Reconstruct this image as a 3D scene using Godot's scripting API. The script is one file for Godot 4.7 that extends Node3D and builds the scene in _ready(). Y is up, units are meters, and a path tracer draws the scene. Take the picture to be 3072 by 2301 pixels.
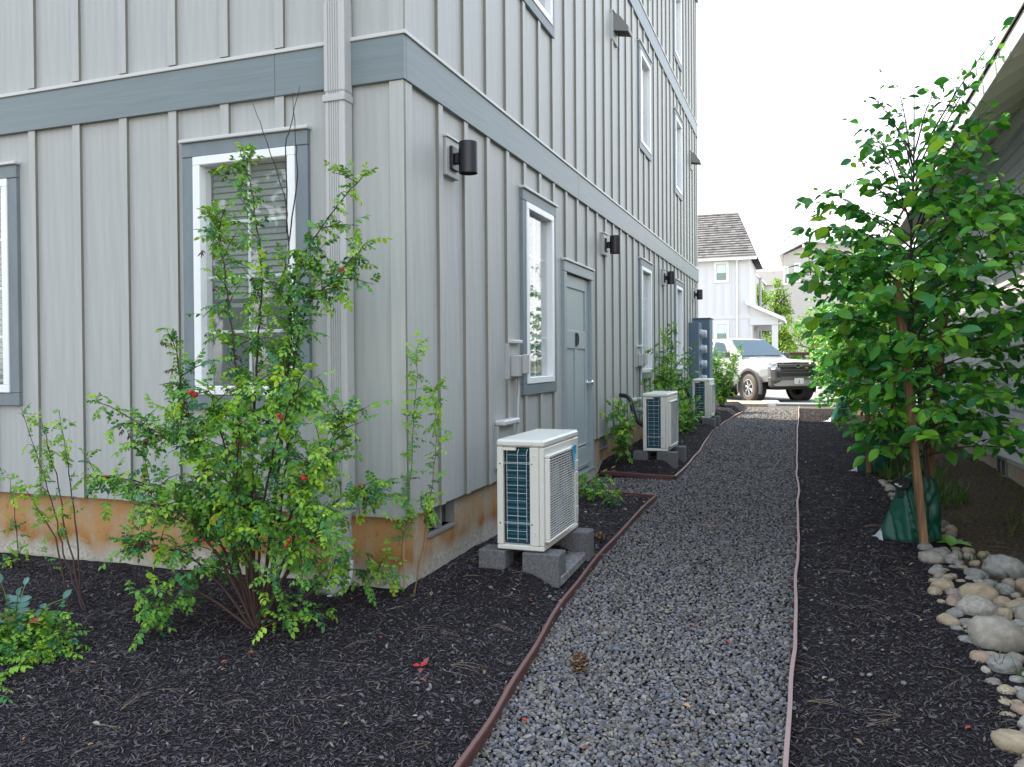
extends Node3D
# A board-and-batten apartment building, a gravel side path between mulch beds, young staked trees and a neighbouring house.

const Y := Vector3.UP
var M := {}
var rng := RandomNumberGenerator.new()
var fn := FastNoiseLite.new()

# ------------------------------------------------------------------ build
func _ready() -> void:
	var cam := Camera3D.new()
	cam.name = "camera"
	cam.keep_aspect = Camera3D.KEEP_HEIGHT
	cam.set_frustum(0.05 * 2301.0 / 2426.39, Vector2(0, -0.05 * 47.576 / 2426.39), 0.05, 1200.0)
	cam.transform = Transform3D(Basis(Vector3(0.9401261, -0.0072995, -0.3407485), Vector3(0.0032502, 0.9999172, -0.0124529), Vector3(0.3408112, 0.0105998, 0.9400720)), V(2.1633, 1.4007, 4.1581))
	add_child(cam)
	cam.current = true
	var sky_m := ProceduralSkyMaterial.new()
	sky_m.sky_top_color = Color(0.515, 0.62, 0.80).linear_to_srgb()
	sky_m.sky_horizon_color = Color(0.96, 0.945, 0.91).linear_to_srgb()
	sky_m.sky_curve = 0.32
	sky_m.sky_energy_multiplier = 1.0
	sky_m.ground_horizon_color = Color(0.50, 0.49, 0.47).linear_to_srgb()
	sky_m.ground_bottom_color = Color(0.20, 0.19, 0.18).linear_to_srgb()
	var sky := Sky.new()
	sky.sky_material = sky_m
	var env := Environment.new()
	env.background_mode = Environment.BG_SKY
	env.sky = sky
	env.tonemap_mode = Environment.TONE_MAPPER_LINEAR
	env.tonemap_exposure = 3.2
	env.sdfgi_enabled = true
	env.ssao_enabled = true
	env.ssil_enabled = true
	var we := WorldEnvironment.new()
	we.name = "environment"
	we.environment = env
	add_child(we)
	var sun := DirectionalLight3D.new()
	sun.name = "sun"
	sun.light_energy = 1.25
	sun.light_color = Color(1.0, 0.95, 0.86)
	sun.light_angular_distance = 0.55
	sun.shadow_enabled = true
	sun.sky_mode = DirectionalLight3D.SKY_MODE_LIGHT_ONLY
	var to_sun := V(-1.0, 1.80, -0.47).normalized()
	sun.basis = Basis.looking_at(-to_sun, Vector3.UP)
	add_child(sun)
	rng.seed = 1
	make_materials()
	build_ground()
	build_apartments()
	build_neighbour()
	build_far()
	build_truck()
	build_on_wall()
	build_edging()
	build_units()
	build_rocks()
	build_tree_row()
	build_plants()
	build_small()

# ------------------------------------------------------------------ mesh builder
class MB:
	var v := PackedVector3Array()
	var n := PackedVector3Array()
	var t := PackedVector2Array()
	var c := PackedColorArray()
	var k := PackedInt32Array()
	var col := Color.WHITE

	func vert(p: Vector3, nn: Vector3, uv := Vector2.ZERO) -> int:
		v.append(p)
		n.append(nn)
		t.append(uv)
		c.append(col)
		return v.size() - 1

	func tri(a: Vector3, b: Vector3, d: Vector3) -> void:   # seen counter-clockwise from outside
		var nn := (b - a).cross(d - a).normalized()
		var i := vert(a, nn)
		vert(b, nn)
		vert(d, nn)
		k.append(i)
		k.append(i + 2)
		k.append(i + 1)

	func quad(a: Vector3, b: Vector3, d: Vector3, e: Vector3, u0 := Vector2(0, 1), u1 := Vector2(1, 1), u2 := Vector2(1, 0), u3 := Vector2(0, 0)) -> void:
		var nn := (d - a).cross(e - b).normalized()
		var i := vert(a, nn, u0)
		vert(b, nn, u1)
		vert(d, nn, u2)
		vert(e, nn, u3)
		for o in [0, 2, 1, 0, 3, 2]:
			k.append(i + o)

	func poly(pts: Array, out_from: Vector3) -> void:       # convex, turned so that it faces away from out_from
		var mid := Vector3.ZERO
		for p in pts:
			mid += p
		mid /= pts.size()
		var a: Vector3 = pts[0]
		var nn: Vector3 = (pts[1] - a).cross(pts[2] - a)
		var q := pts.duplicate()
		if nn.dot(mid - out_from) < 0.0:
			q.reverse()
		for i in range(1, q.size() - 1):
			tri(q[0], q[i], q[i + 1])

	func box(lo: Vector3, hi: Vector3, B := Basis(), o := Vector3.ZERO) -> void:
		var p := []
		for i in 8:
			p.append(o + B * Vector3(hi.x if i & 1 else lo.x, hi.y if i & 2 else lo.y, hi.z if i & 4 else lo.z))
		quad(p[0], p[2], p[3], p[1])
		quad(p[4], p[5], p[7], p[6])
		quad(p[0], p[4], p[6], p[2])
		quad(p[1], p[3], p[7], p[5])
		quad(p[0], p[1], p[5], p[4])
		quad(p[2], p[6], p[7], p[3])

	func cbox(lo: Vector3, hi: Vector3, b: float, B := Basis(), o := Vector3.ZERO) -> void:   # chamfered box
		var mid := (lo + hi) / 2.0
		var h := (hi - lo) / 2.0
		b = minf(b, minf(h.x, minf(h.y, h.z)) * 0.95)
		var ctr := o + B * mid
		for ax in 3:
			var q := (ax + 1) % 3
			var r := (ax + 2) % 3
			for s in [-1.0, 1.0]:
				var f := []
				for w in [[-1.0, -1.0], [1.0, -1.0], [1.0, 1.0], [-1.0, 1.0]]:
					var sg := Vector3.ZERO
					sg[ax] = s
					sg[q] = w[0]
					sg[r] = w[1]
					f.append(pt(sg, ax, mid, h, b, B, o))
				poly(f, ctr)
			for s in [[-1.0, -1.0], [1.0, -1.0], [1.0, 1.0], [-1.0, 1.0]]:
				var f := []
				for w in [[-1.0, q], [1.0, q], [1.0, r], [-1.0, r]]:
					var sg := Vector3.ZERO
					sg[ax] = w[0]
					sg[q] = s[0]
					sg[r] = s[1]
					f.append(pt(sg, w[1], mid, h, b, B, o))
				poly(f, ctr)
		for i in 8:
			var sg := Vector3(1.0 if i & 1 else -1.0, 1.0 if i & 2 else -1.0, 1.0 if i & 4 else -1.0)
			poly([pt(sg, 0, mid, h, b, B, o), pt(sg, 1, mid, h, b, B, o), pt(sg, 2, mid, h, b, B, o)], ctr)

	func pt(sg: Vector3, ax: int, mid: Vector3, h: Vector3, b: float, B: Basis, o: Vector3) -> Vector3:
		var e := Vector3(b, b, b)
		e[ax] = 0.0
		return o + B * (mid + sg * (h - e))

	func tube(pts: PackedVector3Array, radii: PackedFloat32Array, sides := 6, caps := true, tw := 0.0) -> void:
		var m := pts.size()
		var tan0 := (pts[1] - pts[0]).normalized()
		var u := tan0.cross(Vector3.RIGHT if absf(tan0.x) < 0.8 else Vector3.UP).normalized()
		var first := v.size()
		for i in m:
			var tg := (pts[mini(i + 1, m - 1)] - pts[maxi(i - 1, 0)]).normalized()
			u = (u - tg * u.dot(tg)).normalized()
			var w := tg.cross(u)
			var r := radii[mini(i, radii.size() - 1)]
			for s in sides:
				var a := TAU * s / sides + tw
				var d := u * cos(a) + w * sin(a)
				vert(pts[i] + d * r, d, Vector2(float(s) / sides, float(i) / (m - 1)))
		for i in m - 1:
			for s in sides:
				var a := first + i * sides + s
				var b := first + i * sides + (s + 1) % sides
				for o in [a, b + sides, b, a, a + sides, b + sides]:
					k.append(o)
		if caps:
			for e in [0, m - 1]:
				var f := []
				for s in sides:
					f.append(v[first + e * sides + s])
				poly(f, pts[1 if e == 0 else m - 2])

	func cyl(a: Vector3, b: Vector3, r: float, sides := 12, r2 := -1.0) -> void:
		tube(PackedVector3Array([a, b]), PackedFloat32Array([r, r if r2 < 0.0 else r2]), sides)

	func ring(ctr: Vector3, ax: Vector3, prof: Array, sides := 24) -> void:      # lathe: prof = [[radius, along axis], ...]
		var u := ax.cross(Vector3.RIGHT if absf(ax.x) < 0.8 else Vector3.UP).normalized()
		var w := ax.cross(u)
		for i in prof.size() - 1:
			var p0: Array = prof[i]
			var p1: Array = prof[i + 1]
			for s in sides:
				var a0 := TAU * s / sides
				var a1 := TAU * (s + 1) / sides
				var d0 := u * cos(a0) + w * sin(a0)
				var d1 := u * cos(a1) + w * sin(a1)
				quad(ctr + d0 * p0[0] + ax * p0[1], ctr + d1 * p0[0] + ax * p0[1], ctr + d1 * p1[0] + ax * p1[1], ctr + d0 * p1[0] + ax * p1[1])

	func grid(nx: int, ny: int, P: Array, smooth := true) -> void:               # P: (nx+1)*(ny+1) points, rows of nx+1
		var first := v.size()
		for i in P.size():
			vert(P[i], Vector3.ZERO)
		for j in ny:
			for i in nx:
				var a := first + j * (nx + 1) + i
				var b := a + 1
				var d := a + nx + 2
				var e := a + nx + 1
				for o in [a, d, b, a, e, d]:
					k.append(o)
		if smooth:
			soften(first)

	func soften(first := 0) -> void:                                             # smooth normals from the faces
		for i in range(first, v.size()):
			n[i] = Vector3.ZERO
		for f in range(0, k.size(), 3):
			if k[f] < first:
				continue
			var a := k[f]
			var b := k[f + 2]
			var d := k[f + 1]
			var nn := (v[b] - v[a]).cross(v[d] - v[a])
			n[a] += nn
			n[b] += nn
			n[d] += nn
		for i in range(first, v.size()):
			n[i] = n[i].normalized() if n[i].length_squared() > 1e-20 else Vector3.UP

	func join(o: MB, xf: Transform3D) -> void:
		var first := v.size()
		for i in o.v.size():
			v.append(xf * o.v[i])
			n.append((xf.basis * o.n[i]).normalized())
			t.append(o.t[i])
			c.append(col)
		for i in o.k:
			k.append(first + i)

	func mesh() -> ArrayMesh:
		var a := []
		a.resize(Mesh.ARRAY_MAX)
		a[Mesh.ARRAY_VERTEX] = v
		a[Mesh.ARRAY_NORMAL] = n
		a[Mesh.ARRAY_TEX_UV] = t
		a[Mesh.ARRAY_COLOR] = c
		a[Mesh.ARRAY_INDEX] = k
		var m := ArrayMesh.new()
		m.add_surface_from_arrays(Mesh.PRIMITIVE_TRIANGLES, a)
		return m

# ------------------------------------------------------------------ scene helpers
func tag(o: Node, label := "", category := "", group := "", kind := "") -> Node:
	if label:
		o.set_meta("label", label)
	if category:
		o.set_meta("category", category)
	if group:
		o.set_meta("group", group)
	if kind:
		o.set_meta("kind", kind)
	return o

var used := {}
func called(base: String) -> String:
	var i: int = used.get(base, 0)
	used[base] = i + 1
	return base if i == 0 else "%s_%03d" % [base, i]

func thing(name_: String, label: String, category: String, at := Vector3.ZERO, group := "", B := Basis()) -> Node3D:
	var o := Node3D.new()
	o.name = called(name_)
	o.transform = Transform3D(B, at)
	add_child(o, true)
	tag(o, label, category, group)
	return o

func part(parent: Node3D, name_: String, mesh, m: Material, xf := Transform3D()) -> MeshInstance3D:
	var o := MeshInstance3D.new()
	var i := 0
	var key := "%d/%s" % [parent.get_instance_id(), name_]
	i = used.get(key, 0)
	used[key] = i + 1
	o.name = name_ if i == 0 else "%s_%03d" % [name_, i]
	o.mesh = mesh.mesh() if mesh is MB else mesh
	o.material_override = m
	o.transform = xf
	parent.add_child(o, true)
	return o

func single(name_: String, mesh, m: Material, label: String, category: String, xf := Transform3D(), group := "") -> MeshInstance3D:
	var o := MeshInstance3D.new()
	o.name = called(name_)
	o.mesh = mesh.mesh() if mesh is MB else mesh
	o.material_override = m
	o.transform = xf
	add_child(o, true)
	tag(o, label, category, group)
	return o

func struct(name_: String, mesh, m: Material, label := "") -> MeshInstance3D:
	var o := MeshInstance3D.new()
	o.name = called(name_)
	o.mesh = mesh.mesh() if mesh is MB else mesh
	o.material_override = m
	add_child(o, true)
	tag(o, label, "", "", "structure")
	return o

func many(parent: Node, name_: String, mesh: Mesh, m: Material, xfs: Array, cols: Array) -> MultiMeshInstance3D:
	var mm := MultiMesh.new()
	mm.transform_format = MultiMesh.TRANSFORM_3D
	mm.use_colors = true
	mm.mesh = mesh
	mm.instance_count = xfs.size()
	for i in xfs.size():
		mm.set_instance_transform(i, xfs[i])
		mm.set_instance_color(i, cols[i])
	var o := MultiMeshInstance3D.new()
	o.name = name_ if parent != self else called(name_)
	o.multimesh = mm
	o.material_override = m
	parent.add_child(o, true)
	o.set_meta("kind", "stuff")
	return o

func V(x: float, y: float, z: float) -> Vector3:
	return Vector3(x, y, z)

func path3(a: Array) -> PackedVector3Array:
	var p := PackedVector3Array()
	for i in range(0, a.size(), 3):
		p.append(Vector3(a[i], a[i + 1], a[i + 2]))
	return p

func along(p: PackedVector3Array, s: float) -> Vector3:     # Catmull-Rom through the points, s in 0..1
	var m := p.size() - 1
	var f := clampf(s, 0.0, 1.0) * m
	var i := mini(int(f), m - 1)
	var a := p[maxi(i - 1, 0)]
	var d := p[mini(i + 2, m)]
	return p[i].cubic_interpolate(p[i + 1], a, d, f - i)

func smooth_path(p: PackedVector3Array, m: int) -> PackedVector3Array:
	var o := PackedVector3Array()
	for i in m + 1:
		o.append(along(p, float(i) / m))
	return o

# ------------------------------------------------------------------ materials
func mat(col: Color, rough := 0.7, metal := 0.0, spec := 0.5) -> StandardMaterial3D:    # col is linear
	var m := StandardMaterial3D.new()
	m.albedo_color = col.linear_to_srgb()
	m.roughness = rough
	m.metallic = metal
	m.metallic_specular = spec
	return m

func noise_tex(freq: float, lo: float, hi: float, seed_: int, size := 512, oct := 4, kind := FastNoiseLite.TYPE_SIMPLEX_SMOOTH) -> NoiseTexture2D:
	var f := FastNoiseLite.new()
	f.seed = seed_
	f.noise_type = kind
	f.frequency = freq
	f.fractal_octaves = oct
	var t := NoiseTexture2D.new()
	t.width = size
	t.height = size
	t.seamless = true
	t.noise = f
	if lo != 0.0 or hi != 1.0:
		var g := Gradient.new()
		g.set_color(0, Color(lo, lo, lo))
		g.set_color(1, Color(hi, hi, hi))
		t.color_ramp = g
	return t

func world_tex(m: StandardMaterial3D, tex: Texture2D, sc: Vector3, bump: Texture2D = null, cm := 0.0) -> StandardMaterial3D:
	m.uv1_triplanar = true
	m.uv1_world_triplanar = true
	m.uv1_scale = sc
	m.uv1_triplanar_sharpness = 6.0
	m.albedo_texture = tex
	if bump:
		m.heightmap_enabled = true
		m.heightmap_texture = bump
		m.heightmap_scale = cm
	return m

func tinted(rough := 0.8, spec := 0.4) -> StandardMaterial3D:
	var m := mat(Color(1, 1, 1), rough, 0.0, spec)
	m.vertex_color_use_as_albedo = true
	return m

func leafy(back: Color, rough := 0.45) -> StandardMaterial3D:
	var m := tinted(rough, 0.45)
	m.backlight_enabled = true
	m.backlight = back
	return m

func glass(a := 0.08, col := Color(0.75, 0.85, 0.82)) -> StandardMaterial3D:
	var m := mat(col, 0.02)
	m.albedo_color = Color(m.albedo_color, a)
	m.transparency = BaseMaterial3D.TRANSPARENCY_ALPHA
	m.metallic_specular = 0.55
	return m

func stain_image(w: int, h: int, seed_: int, rust: float) -> ImageTexture:    # cast concrete with a rusty band, pale lime at the foot
	var f := FastNoiseLite.new()
	f.seed = seed_
	f.frequency = 0.012
	f.fractal_octaves = 5
	var f2 := FastNoiseLite.new()
	f2.seed = seed_ + 7
	f2.frequency = 0.09
	f2.fractal_octaves = 3
	var im := Image.create(w, h, false, Image.FORMAT_RGB8)
	for y in h:
		for x in w:
			var s := float(y) / h                             # 0 top, 1 foot
			var a := f.get_noise_2d(x, y * 0.6)
			var b := f2.get_noise_2d(x, y)
			var drip := f.get_noise_2d(x * 3.0, 400.0 + y * 0.15)
			var base := Color(0.40, 0.36, 0.29) * (1.0 + 0.25 * b)
			var edge := 0.76 + 0.24 * f.get_noise_2d(x * 0.7, 900.0)
			var r := clampf((edge - s) * 7.0 + b * 0.9, 0.0, 1.0) * clampf(rust + 0.9 * a + 0.5 * drip, 0.0, 1.0)
			var deep := clampf(1.0 - absf(s - (edge - 0.17)) * 5.0, 0.0, 1.0)
			var rusty := Color(0.43, 0.245, 0.10).lerp(Color(0.31, 0.135, 0.04), clampf(deep * (0.6 + a), 0.0, 1.0))
			var c := base.lerp(rusty, r)
			var pale := clampf((s - edge) * 6.0 + b * 1.4 + a, 0.0, 1.0)
			c = c.lerp(Color(0.56, 0.53, 0.46), pale * 0.7)
			if s > 0.9:
				c = c.lerp(Color(0.20, 0.19, 0.08), clampf((s - 0.9) * 7.0 + b * 0.5, 0.0, 0.8))
			if b > 0.42 and a > 0.0:
				c = c * 0.75
			im.set_pixel(x, y, Color(clampf(c.r, 0, 1), clampf(c.g, 0, 1), clampf(c.b, 0, 1)).linear_to_srgb())
	return ImageTexture.create_from_image(im)

func make_materials() -> void:
	var grain := noise_tex(0.01, 0.0, 1.0, 3, 512, 5)
	var tint := noise_tex(0.006, 0.93, 1.0, 11, 512, 5)
	M.siding = world_tex(mat(Color(0.425, 0.44, 0.418), 0.5), tint, V(6, 0.35, 6), grain, 0.05)
	M.batten = world_tex(mat(Color(0.435, 0.448, 0.422), 0.5), tint, V(7, 0.4, 7), grain, 0.04)
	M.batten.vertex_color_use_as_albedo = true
	M.band = world_tex(mat(Color(0.185, 0.232, 0.240), 0.45), tint, V(0.35, 7, 0.35), grain, 0.07)
	M.trim = world_tex(mat(Color(0.18, 0.222, 0.237), 0.5), tint, V(3, 1.0, 3), grain, 0.08)
	M.cap = mat(Color(0.55, 0.56, 0.54), 0.4)
	M.vinyl = mat(Color(0.82, 0.84, 0.83), 0.35)
	M.glass = glass()
	M.muntin = mat(Color(0.60, 0.70, 0.62), 0.4)
	M.blind = mat(Color(0.16, 0.19, 0.145), 0.6)
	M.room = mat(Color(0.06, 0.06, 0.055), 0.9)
	M.door = mat(Color(0.33, 0.385, 0.38), 0.45)
	M.door_trim = mat(Color(0.27, 0.32, 0.33), 0.45)
	M.chrome = mat(Color(0.8, 0.8, 0.8), 0.15, 1.0)
	M.black = mat(Color(0.012, 0.012, 0.014), 0.45)
	M.lamp = mat(Color(0.012, 0.013, 0.018), 0.38)
	M.pipe = mat(Color(0.40, 0.41, 0.40), 0.45)
	M.downspout = mat(Color(0.46, 0.465, 0.45), 0.4)
	M.hood = mat(Color(0.20, 0.20, 0.185), 0.5)
	M.louver = mat(Color(0.07, 0.07, 0.065), 0.6)
	M.vent = mat(Color(0.20, 0.20, 0.19), 0.7)
	M.unit = mat(Color(0.63, 0.62, 0.55), 0.38)
	M.coil = mat(Color(0.012, 0.105, 0.145), 0.35, 0.3)
	M.coil_dark = mat(Color(0.008, 0.045, 0.075), 0.4, 0.3)
	M.dark = mat(Color(0.02, 0.02, 0.02), 0.8)
	M.wire = mat(Color(0.62, 0.63, 0.60), 0.35)
	M.logo = mat(Color(0.02, 0.30, 0.62), 0.3)
	M.logo_light = mat(Color(0.10, 0.50, 0.75), 0.3)
	M.block = world_tex(mat(Color(0.17, 0.17, 0.172), 0.95), noise_tex(0.05, 0.7, 1.0, 21, 256), V(3, 3, 3), noise_tex(0.12, 0.0, 1.0, 22, 256), 0.4)
	M.paver = world_tex(mat(Color(0.30, 0.30, 0.295), 0.95), noise_tex(0.03, 0.6, 1.0, 23, 256), V(3, 3, 3))
	M.meter = mat(Color(0.085, 0.135, 0.185), 0.5)
	M.meter_glass = mat(Color(0.45, 0.48, 0.50), 0.12, 0.1)
	M.edging = world_tex(mat(Color(0.135, 0.055, 0.045), 0.6), noise_tex(0.04, 0.6, 1.0, 31, 256), V(5, 5, 5))
	M.edging_top = mat(Color(0.32, 0.225, 0.205), 0.75)
	M.edging_brown = mat(Color(0.155, 0.078, 0.068), 0.7)
	var mulch_n := noise_tex(0.05, 0.45, 1.0, 41, 1024, 5)
	M.mulch = world_tex(mat(Color(0.054, 0.046, 0.050), 0.95, 0.0, 0.25), mulch_n, V(1.3, 1.3, 1.3), noise_tex(0.09, 0.0, 1.0, 42, 1024, 5), 1.6)
	M.chip = tinted(0.85, 0.3)
	M.gravel_bed = world_tex(mat(Color(0.062, 0.060, 0.058), 0.95, 0.0, 0.25), noise_tex(0.11, 0.35, 1.0, 43, 1024, 4), V(1.7, 1.7, 1.7), noise_tex(0.13, 0.0, 1.0, 44, 1024, 3, FastNoiseLite.TYPE_CELLULAR), 1.5)
	M.pebble = tinted(0.85, 0.35)
	M.soil = world_tex(mat(Color(0.19, 0.14, 0.10), 0.95, 0.0, 0.2), noise_tex(0.03, 0.5, 1.0, 45, 1024, 5), V(0.8, 0.8, 0.8), noise_tex(0.07, 0.0, 1.0, 46, 1024, 5), 2.0)
	M.bounce_sheet = world_tex(mat(Color(0.40, 0.39, 0.37), 0.9), noise_tex(0.03, 0.8, 1.0, 52, 512, 5), V(0.4, 0.4, 0.4))
	M.ground = world_tex(mat(Color(0.17, 0.14, 0.11), 0.95, 0.0, 0.2), noise_tex(0.05, 0.6, 1.0, 47, 1024, 5), V(0.7, 0.7, 0.7))
	M.slab = world_tex(mat(Color(0.36, 0.33, 0.27), 0.9), noise_tex(0.02, 0.8, 1.0, 48, 512, 5), V(0.7, 0.7, 0.7))
	M.lot = world_tex(mat(Color(0.25, 0.245, 0.235), 0.9), noise_tex(0.03, 0.8, 1.0, 49, 512, 5), V(0.4, 0.4, 0.4))
	M.kerb = world_tex(mat(Color(0.27, 0.31, 0.33), 0.9), noise_tex(0.03, 0.8, 1.0, 50, 256), V(2, 2, 2))
	M.rock = []
	for i in 9:
		var base: Color = [Color(0.30, 0.285, 0.245), Color(0.36, 0.275, 0.165), Color(0.25, 0.265, 0.265), Color(0.34, 0.22, 0.15), Color(0.40, 0.385, 0.34), Color(0.215, 0.235, 0.245), Color(0.29, 0.215, 0.20), Color(0.42, 0.34, 0.21), Color(0.20, 0.19, 0.17)][i]
		var m := world_tex(mat(base.lerp(Color(0.46, 0.40, 0.31), 0.35) * 1.12, 0.85, 0.0, 0.35), noise_tex(0.012 + 0.004 * i, 0.74, 1.0, 60 + i, 256, 5), V(4, 4, 4), noise_tex(0.10, 0.0, 1.0, 80 + i, 256, 4), 0.10)
		M.rock.append(m)
	M.wood = world_tex(mat(Color(0.37, 0.205, 0.10), 0.8), noise_tex(0.012, 0.6, 1.0, 91, 512, 5), V(9, 0.5, 9), noise_tex(0.02, 0.0, 1.0, 92, 256), 0.15)
	M.bark = world_tex(mat(Color(0.085, 0.07, 0.06), 0.85), noise_tex(0.03, 0.6, 1.0, 93, 256), V(6, 2, 6))
	M.twig_red = mat(Color(0.055, 0.026, 0.021), 0.7)
	M.twig_tan = mat(Color(0.20, 0.125, 0.055), 0.7)
	M.twig_dark = mat(Color(0.03, 0.022, 0.02), 0.8)
	M.twig_green = mat(Color(0.10, 0.16, 0.03), 0.6)
	M.leaf = leafy(Color(0.62, 0.76, 0.14))
	M.leaf_soft = leafy(Color(0.62, 0.72, 0.16), 0.5)
	M.leaf_tones = []
	for c in TREE_COLS:
		var m := mat(c, 0.42, 0.0, 0.5)
		m.backlight_enabled = true
		m.backlight = Color(0.62, 0.76, 0.14)
		M.leaf_tones.append(m)
	M.shrub_tones = []
	for c in SHRUB_COLS:
		var m := mat(c, 0.5, 0.0, 0.4)
		m.backlight_enabled = true
		m.backlight = Color(0.62, 0.72, 0.16)
		M.shrub_tones.append(m)
	M.berry = mat(Color(0.38, 0.022, 0.012), 0.35)
	M.berry_dark = mat(Color(0.07, 0.012, 0.012), 0.6)
	M.bag = mat(Color(0.008, 0.080, 0.050), 0.42, 0.0, 0.42)
	M.bag_in = mat(Color(0.45, 0.50, 0.52), 0.4)
	M.lap = world_tex(mat(Color(0.64, 0.635, 0.64), 0.6), tint, V(0.35, 6, 0.35), grain, 0.08)
	M.white = mat(Color(0.80, 0.80, 0.785), 0.5)
	M.soffit = mat(Color(0.86, 0.84, 0.77), 0.7)
	M.shingle = tinted(0.95, 0.2)
	M.house_white = mat(Color(0.60, 0.60, 0.60), 0.6)
	M.grey_lap = mat(Color(0.52, 0.49, 0.46), 0.7)
	M.pane_far = mat(Color(0.22, 0.28, 0.26), 0.1, 0.0, 0.6)
	M.paint = mat(Color(0.42, 0.43, 0.44), 0.25, 0.0, 0.5)
	M.paint.clearcoat_enabled = true
	M.paint.clearcoat = 0.8
	M.paint.clearcoat_roughness = 0.05
	M.plastic = mat(Color(0.085, 0.08, 0.08), 0.5)
	M.silver = mat(Color(0.33, 0.32, 0.31), 0.35, 0.3)
	M.car_glass = mat(Color(0.012, 0.04, 0.065), 0.03, 0.0, 0.6)
	M.tyre = mat(Color(0.13, 0.11, 0.09), 0.9)
	M.rim = mat(Color(0.55, 0.55, 0.56), 0.25, 0.9)
	M.lens = mat(Color(0.55, 0.55, 0.52), 0.08, 0.2, 0.8)
	M.plate = mat(Color(0.62, 0.60, 0.60), 0.4)
	M.plate_green = mat(Color(0.05, 0.28, 0.18), 0.5)
	M.amber = mat(Color(0.75, 0.42, 0.05), 0.3)
	M.fence = mat(Color(0.06, 0.03, 0.022), 0.8)
	M.cone = mat(Color(0.10, 0.055, 0.03), 0.8)
	M.cone_tip = mat(Color(0.27, 0.19, 0.115), 0.8)
	M.red_leaf = mat(Color(0.42, 0.02, 0.025), 0.4)
	M.red_leaf2 = mat(Color(0.20, 0.05, 0.04), 0.5)
	M.dry_leaf = mat(Color(0.40, 0.24, 0.13), 0.7)
	M.needle = tinted(0.7, 0.3)
	M.grass = leafy(Color(0.5, 0.6, 0.1), 0.5)

# ------------------------------------------------------------------ the apartment building
const UL := Basis(Vector3(1, 0, 0), Vector3(0, 1, 0), Vector3(0, 0, 1))        # facade with the shrub: along x, facing the camera
const UR := Basis(Vector3(0, 0, -1), Vector3(0, 1, 0), Vector3(1, 0, 0))       # facade along the path: along -z, facing the neighbour
const BATTEN := 0.064
const STEP := 0.4064
const FAR := 13.43

func siding_y(u: float, right: bool) -> float:          # lower edge of the siding; it steps up a little along the path
	return 0.484 + (0.0072 * u if right else 0.0)

func wall_sheet(B: Basis, u0: float, u1: float, v0: float, v1: float, open: Array, th: float) -> MB:
	var mb := MB.new()
	var us := [u0, u1]
	var vs := [v0, v1]
	for o in open:
		us.append_array([o[0], o[1]])
		vs.append_array([o[2], o[3]])
	us.sort()
	vs.sort()
	for i in us.size() - 1:
		for j in vs.size() - 1:
			var a: float = us[i]
			var b: float = us[i + 1]
			var d: float = vs[j]
			var e: float = vs[j + 1]
			if b - a < 1e-4 or e - d < 1e-4 or d < v0 - 1e-4:
				continue
			var hole := false
			for o in open:
				if (a + b) / 2.0 > o[0] and (a + b) / 2.0 < o[1] and (d + e) / 2.0 > o[2] and (d + e) / 2.0 < o[3]:
					hole = true
			if not hole:
				mb.quad(B * V(a, d, 0), B * V(b, d, 0), B * V(b, e, 0), B * V(a, e, 0))
				mb.quad(B * V(a, e, -th), B * V(b, e, -th), B * V(b, d, -th), B * V(a, d, -th))
	for o in open:
		mb.quad(B * V(o[0], o[2], 0), B * V(o[1], o[2], 0), B * V(o[1], o[2], -th), B * V(o[0], o[2], -th))
		mb.quad(B * V(o[0], o[3], -th), B * V(o[1], o[3], -th), B * V(o[1], o[3], 0), B * V(o[0], o[3], 0))
		mb.quad(B * V(o[0], o[2], -th), B * V(o[0], o[3], -th), B * V(o[0], o[3], 0), B * V(o[0], o[2], 0))
		mb.quad(B * V(o[1], o[2], 0), B * V(o[1], o[3], 0), B * V(o[1], o[3], -th), B * V(o[1], o[2], -th))
	mb.quad(B * V(u0, v0, -th), B * V(u1, v0, -th), B * V(u1, v0, 0), B * V(u0, v0, 0))
	return mb

func fbox(B: Basis, u0: float, u1: float, v0: float, v1: float, n0: float, n1: float, bev := 0.0) -> MB:
	var mb := MB.new()
	if bev > 0.0:
		mb.cbox(V(u0, v0, n0), V(u1, v1, n1), bev, B)
	else:
		mb.box(V(u0, v0, n0), V(u1, v1, n1), B)
	return mb

func slat(B: Basis, u0: float, u1: float, v0: float, v1: float, n1: float) -> MB:    # a batten: its edge faces are a darker taupe than its front
	var mb := MB.new()
	mb.quad(B * V(u0, v0, n1), B * V(u1, v0, n1), B * V(u1, v1, n1), B * V(u0, v1, n1))
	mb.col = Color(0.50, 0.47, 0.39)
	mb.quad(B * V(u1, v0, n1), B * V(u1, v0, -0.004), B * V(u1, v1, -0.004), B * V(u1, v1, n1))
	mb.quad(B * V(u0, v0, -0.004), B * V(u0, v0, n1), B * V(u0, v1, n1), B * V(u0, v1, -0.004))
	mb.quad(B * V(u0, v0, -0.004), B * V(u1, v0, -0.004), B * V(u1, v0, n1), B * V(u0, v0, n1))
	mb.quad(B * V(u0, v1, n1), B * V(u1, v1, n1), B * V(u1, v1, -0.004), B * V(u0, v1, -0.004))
	return mb

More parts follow.
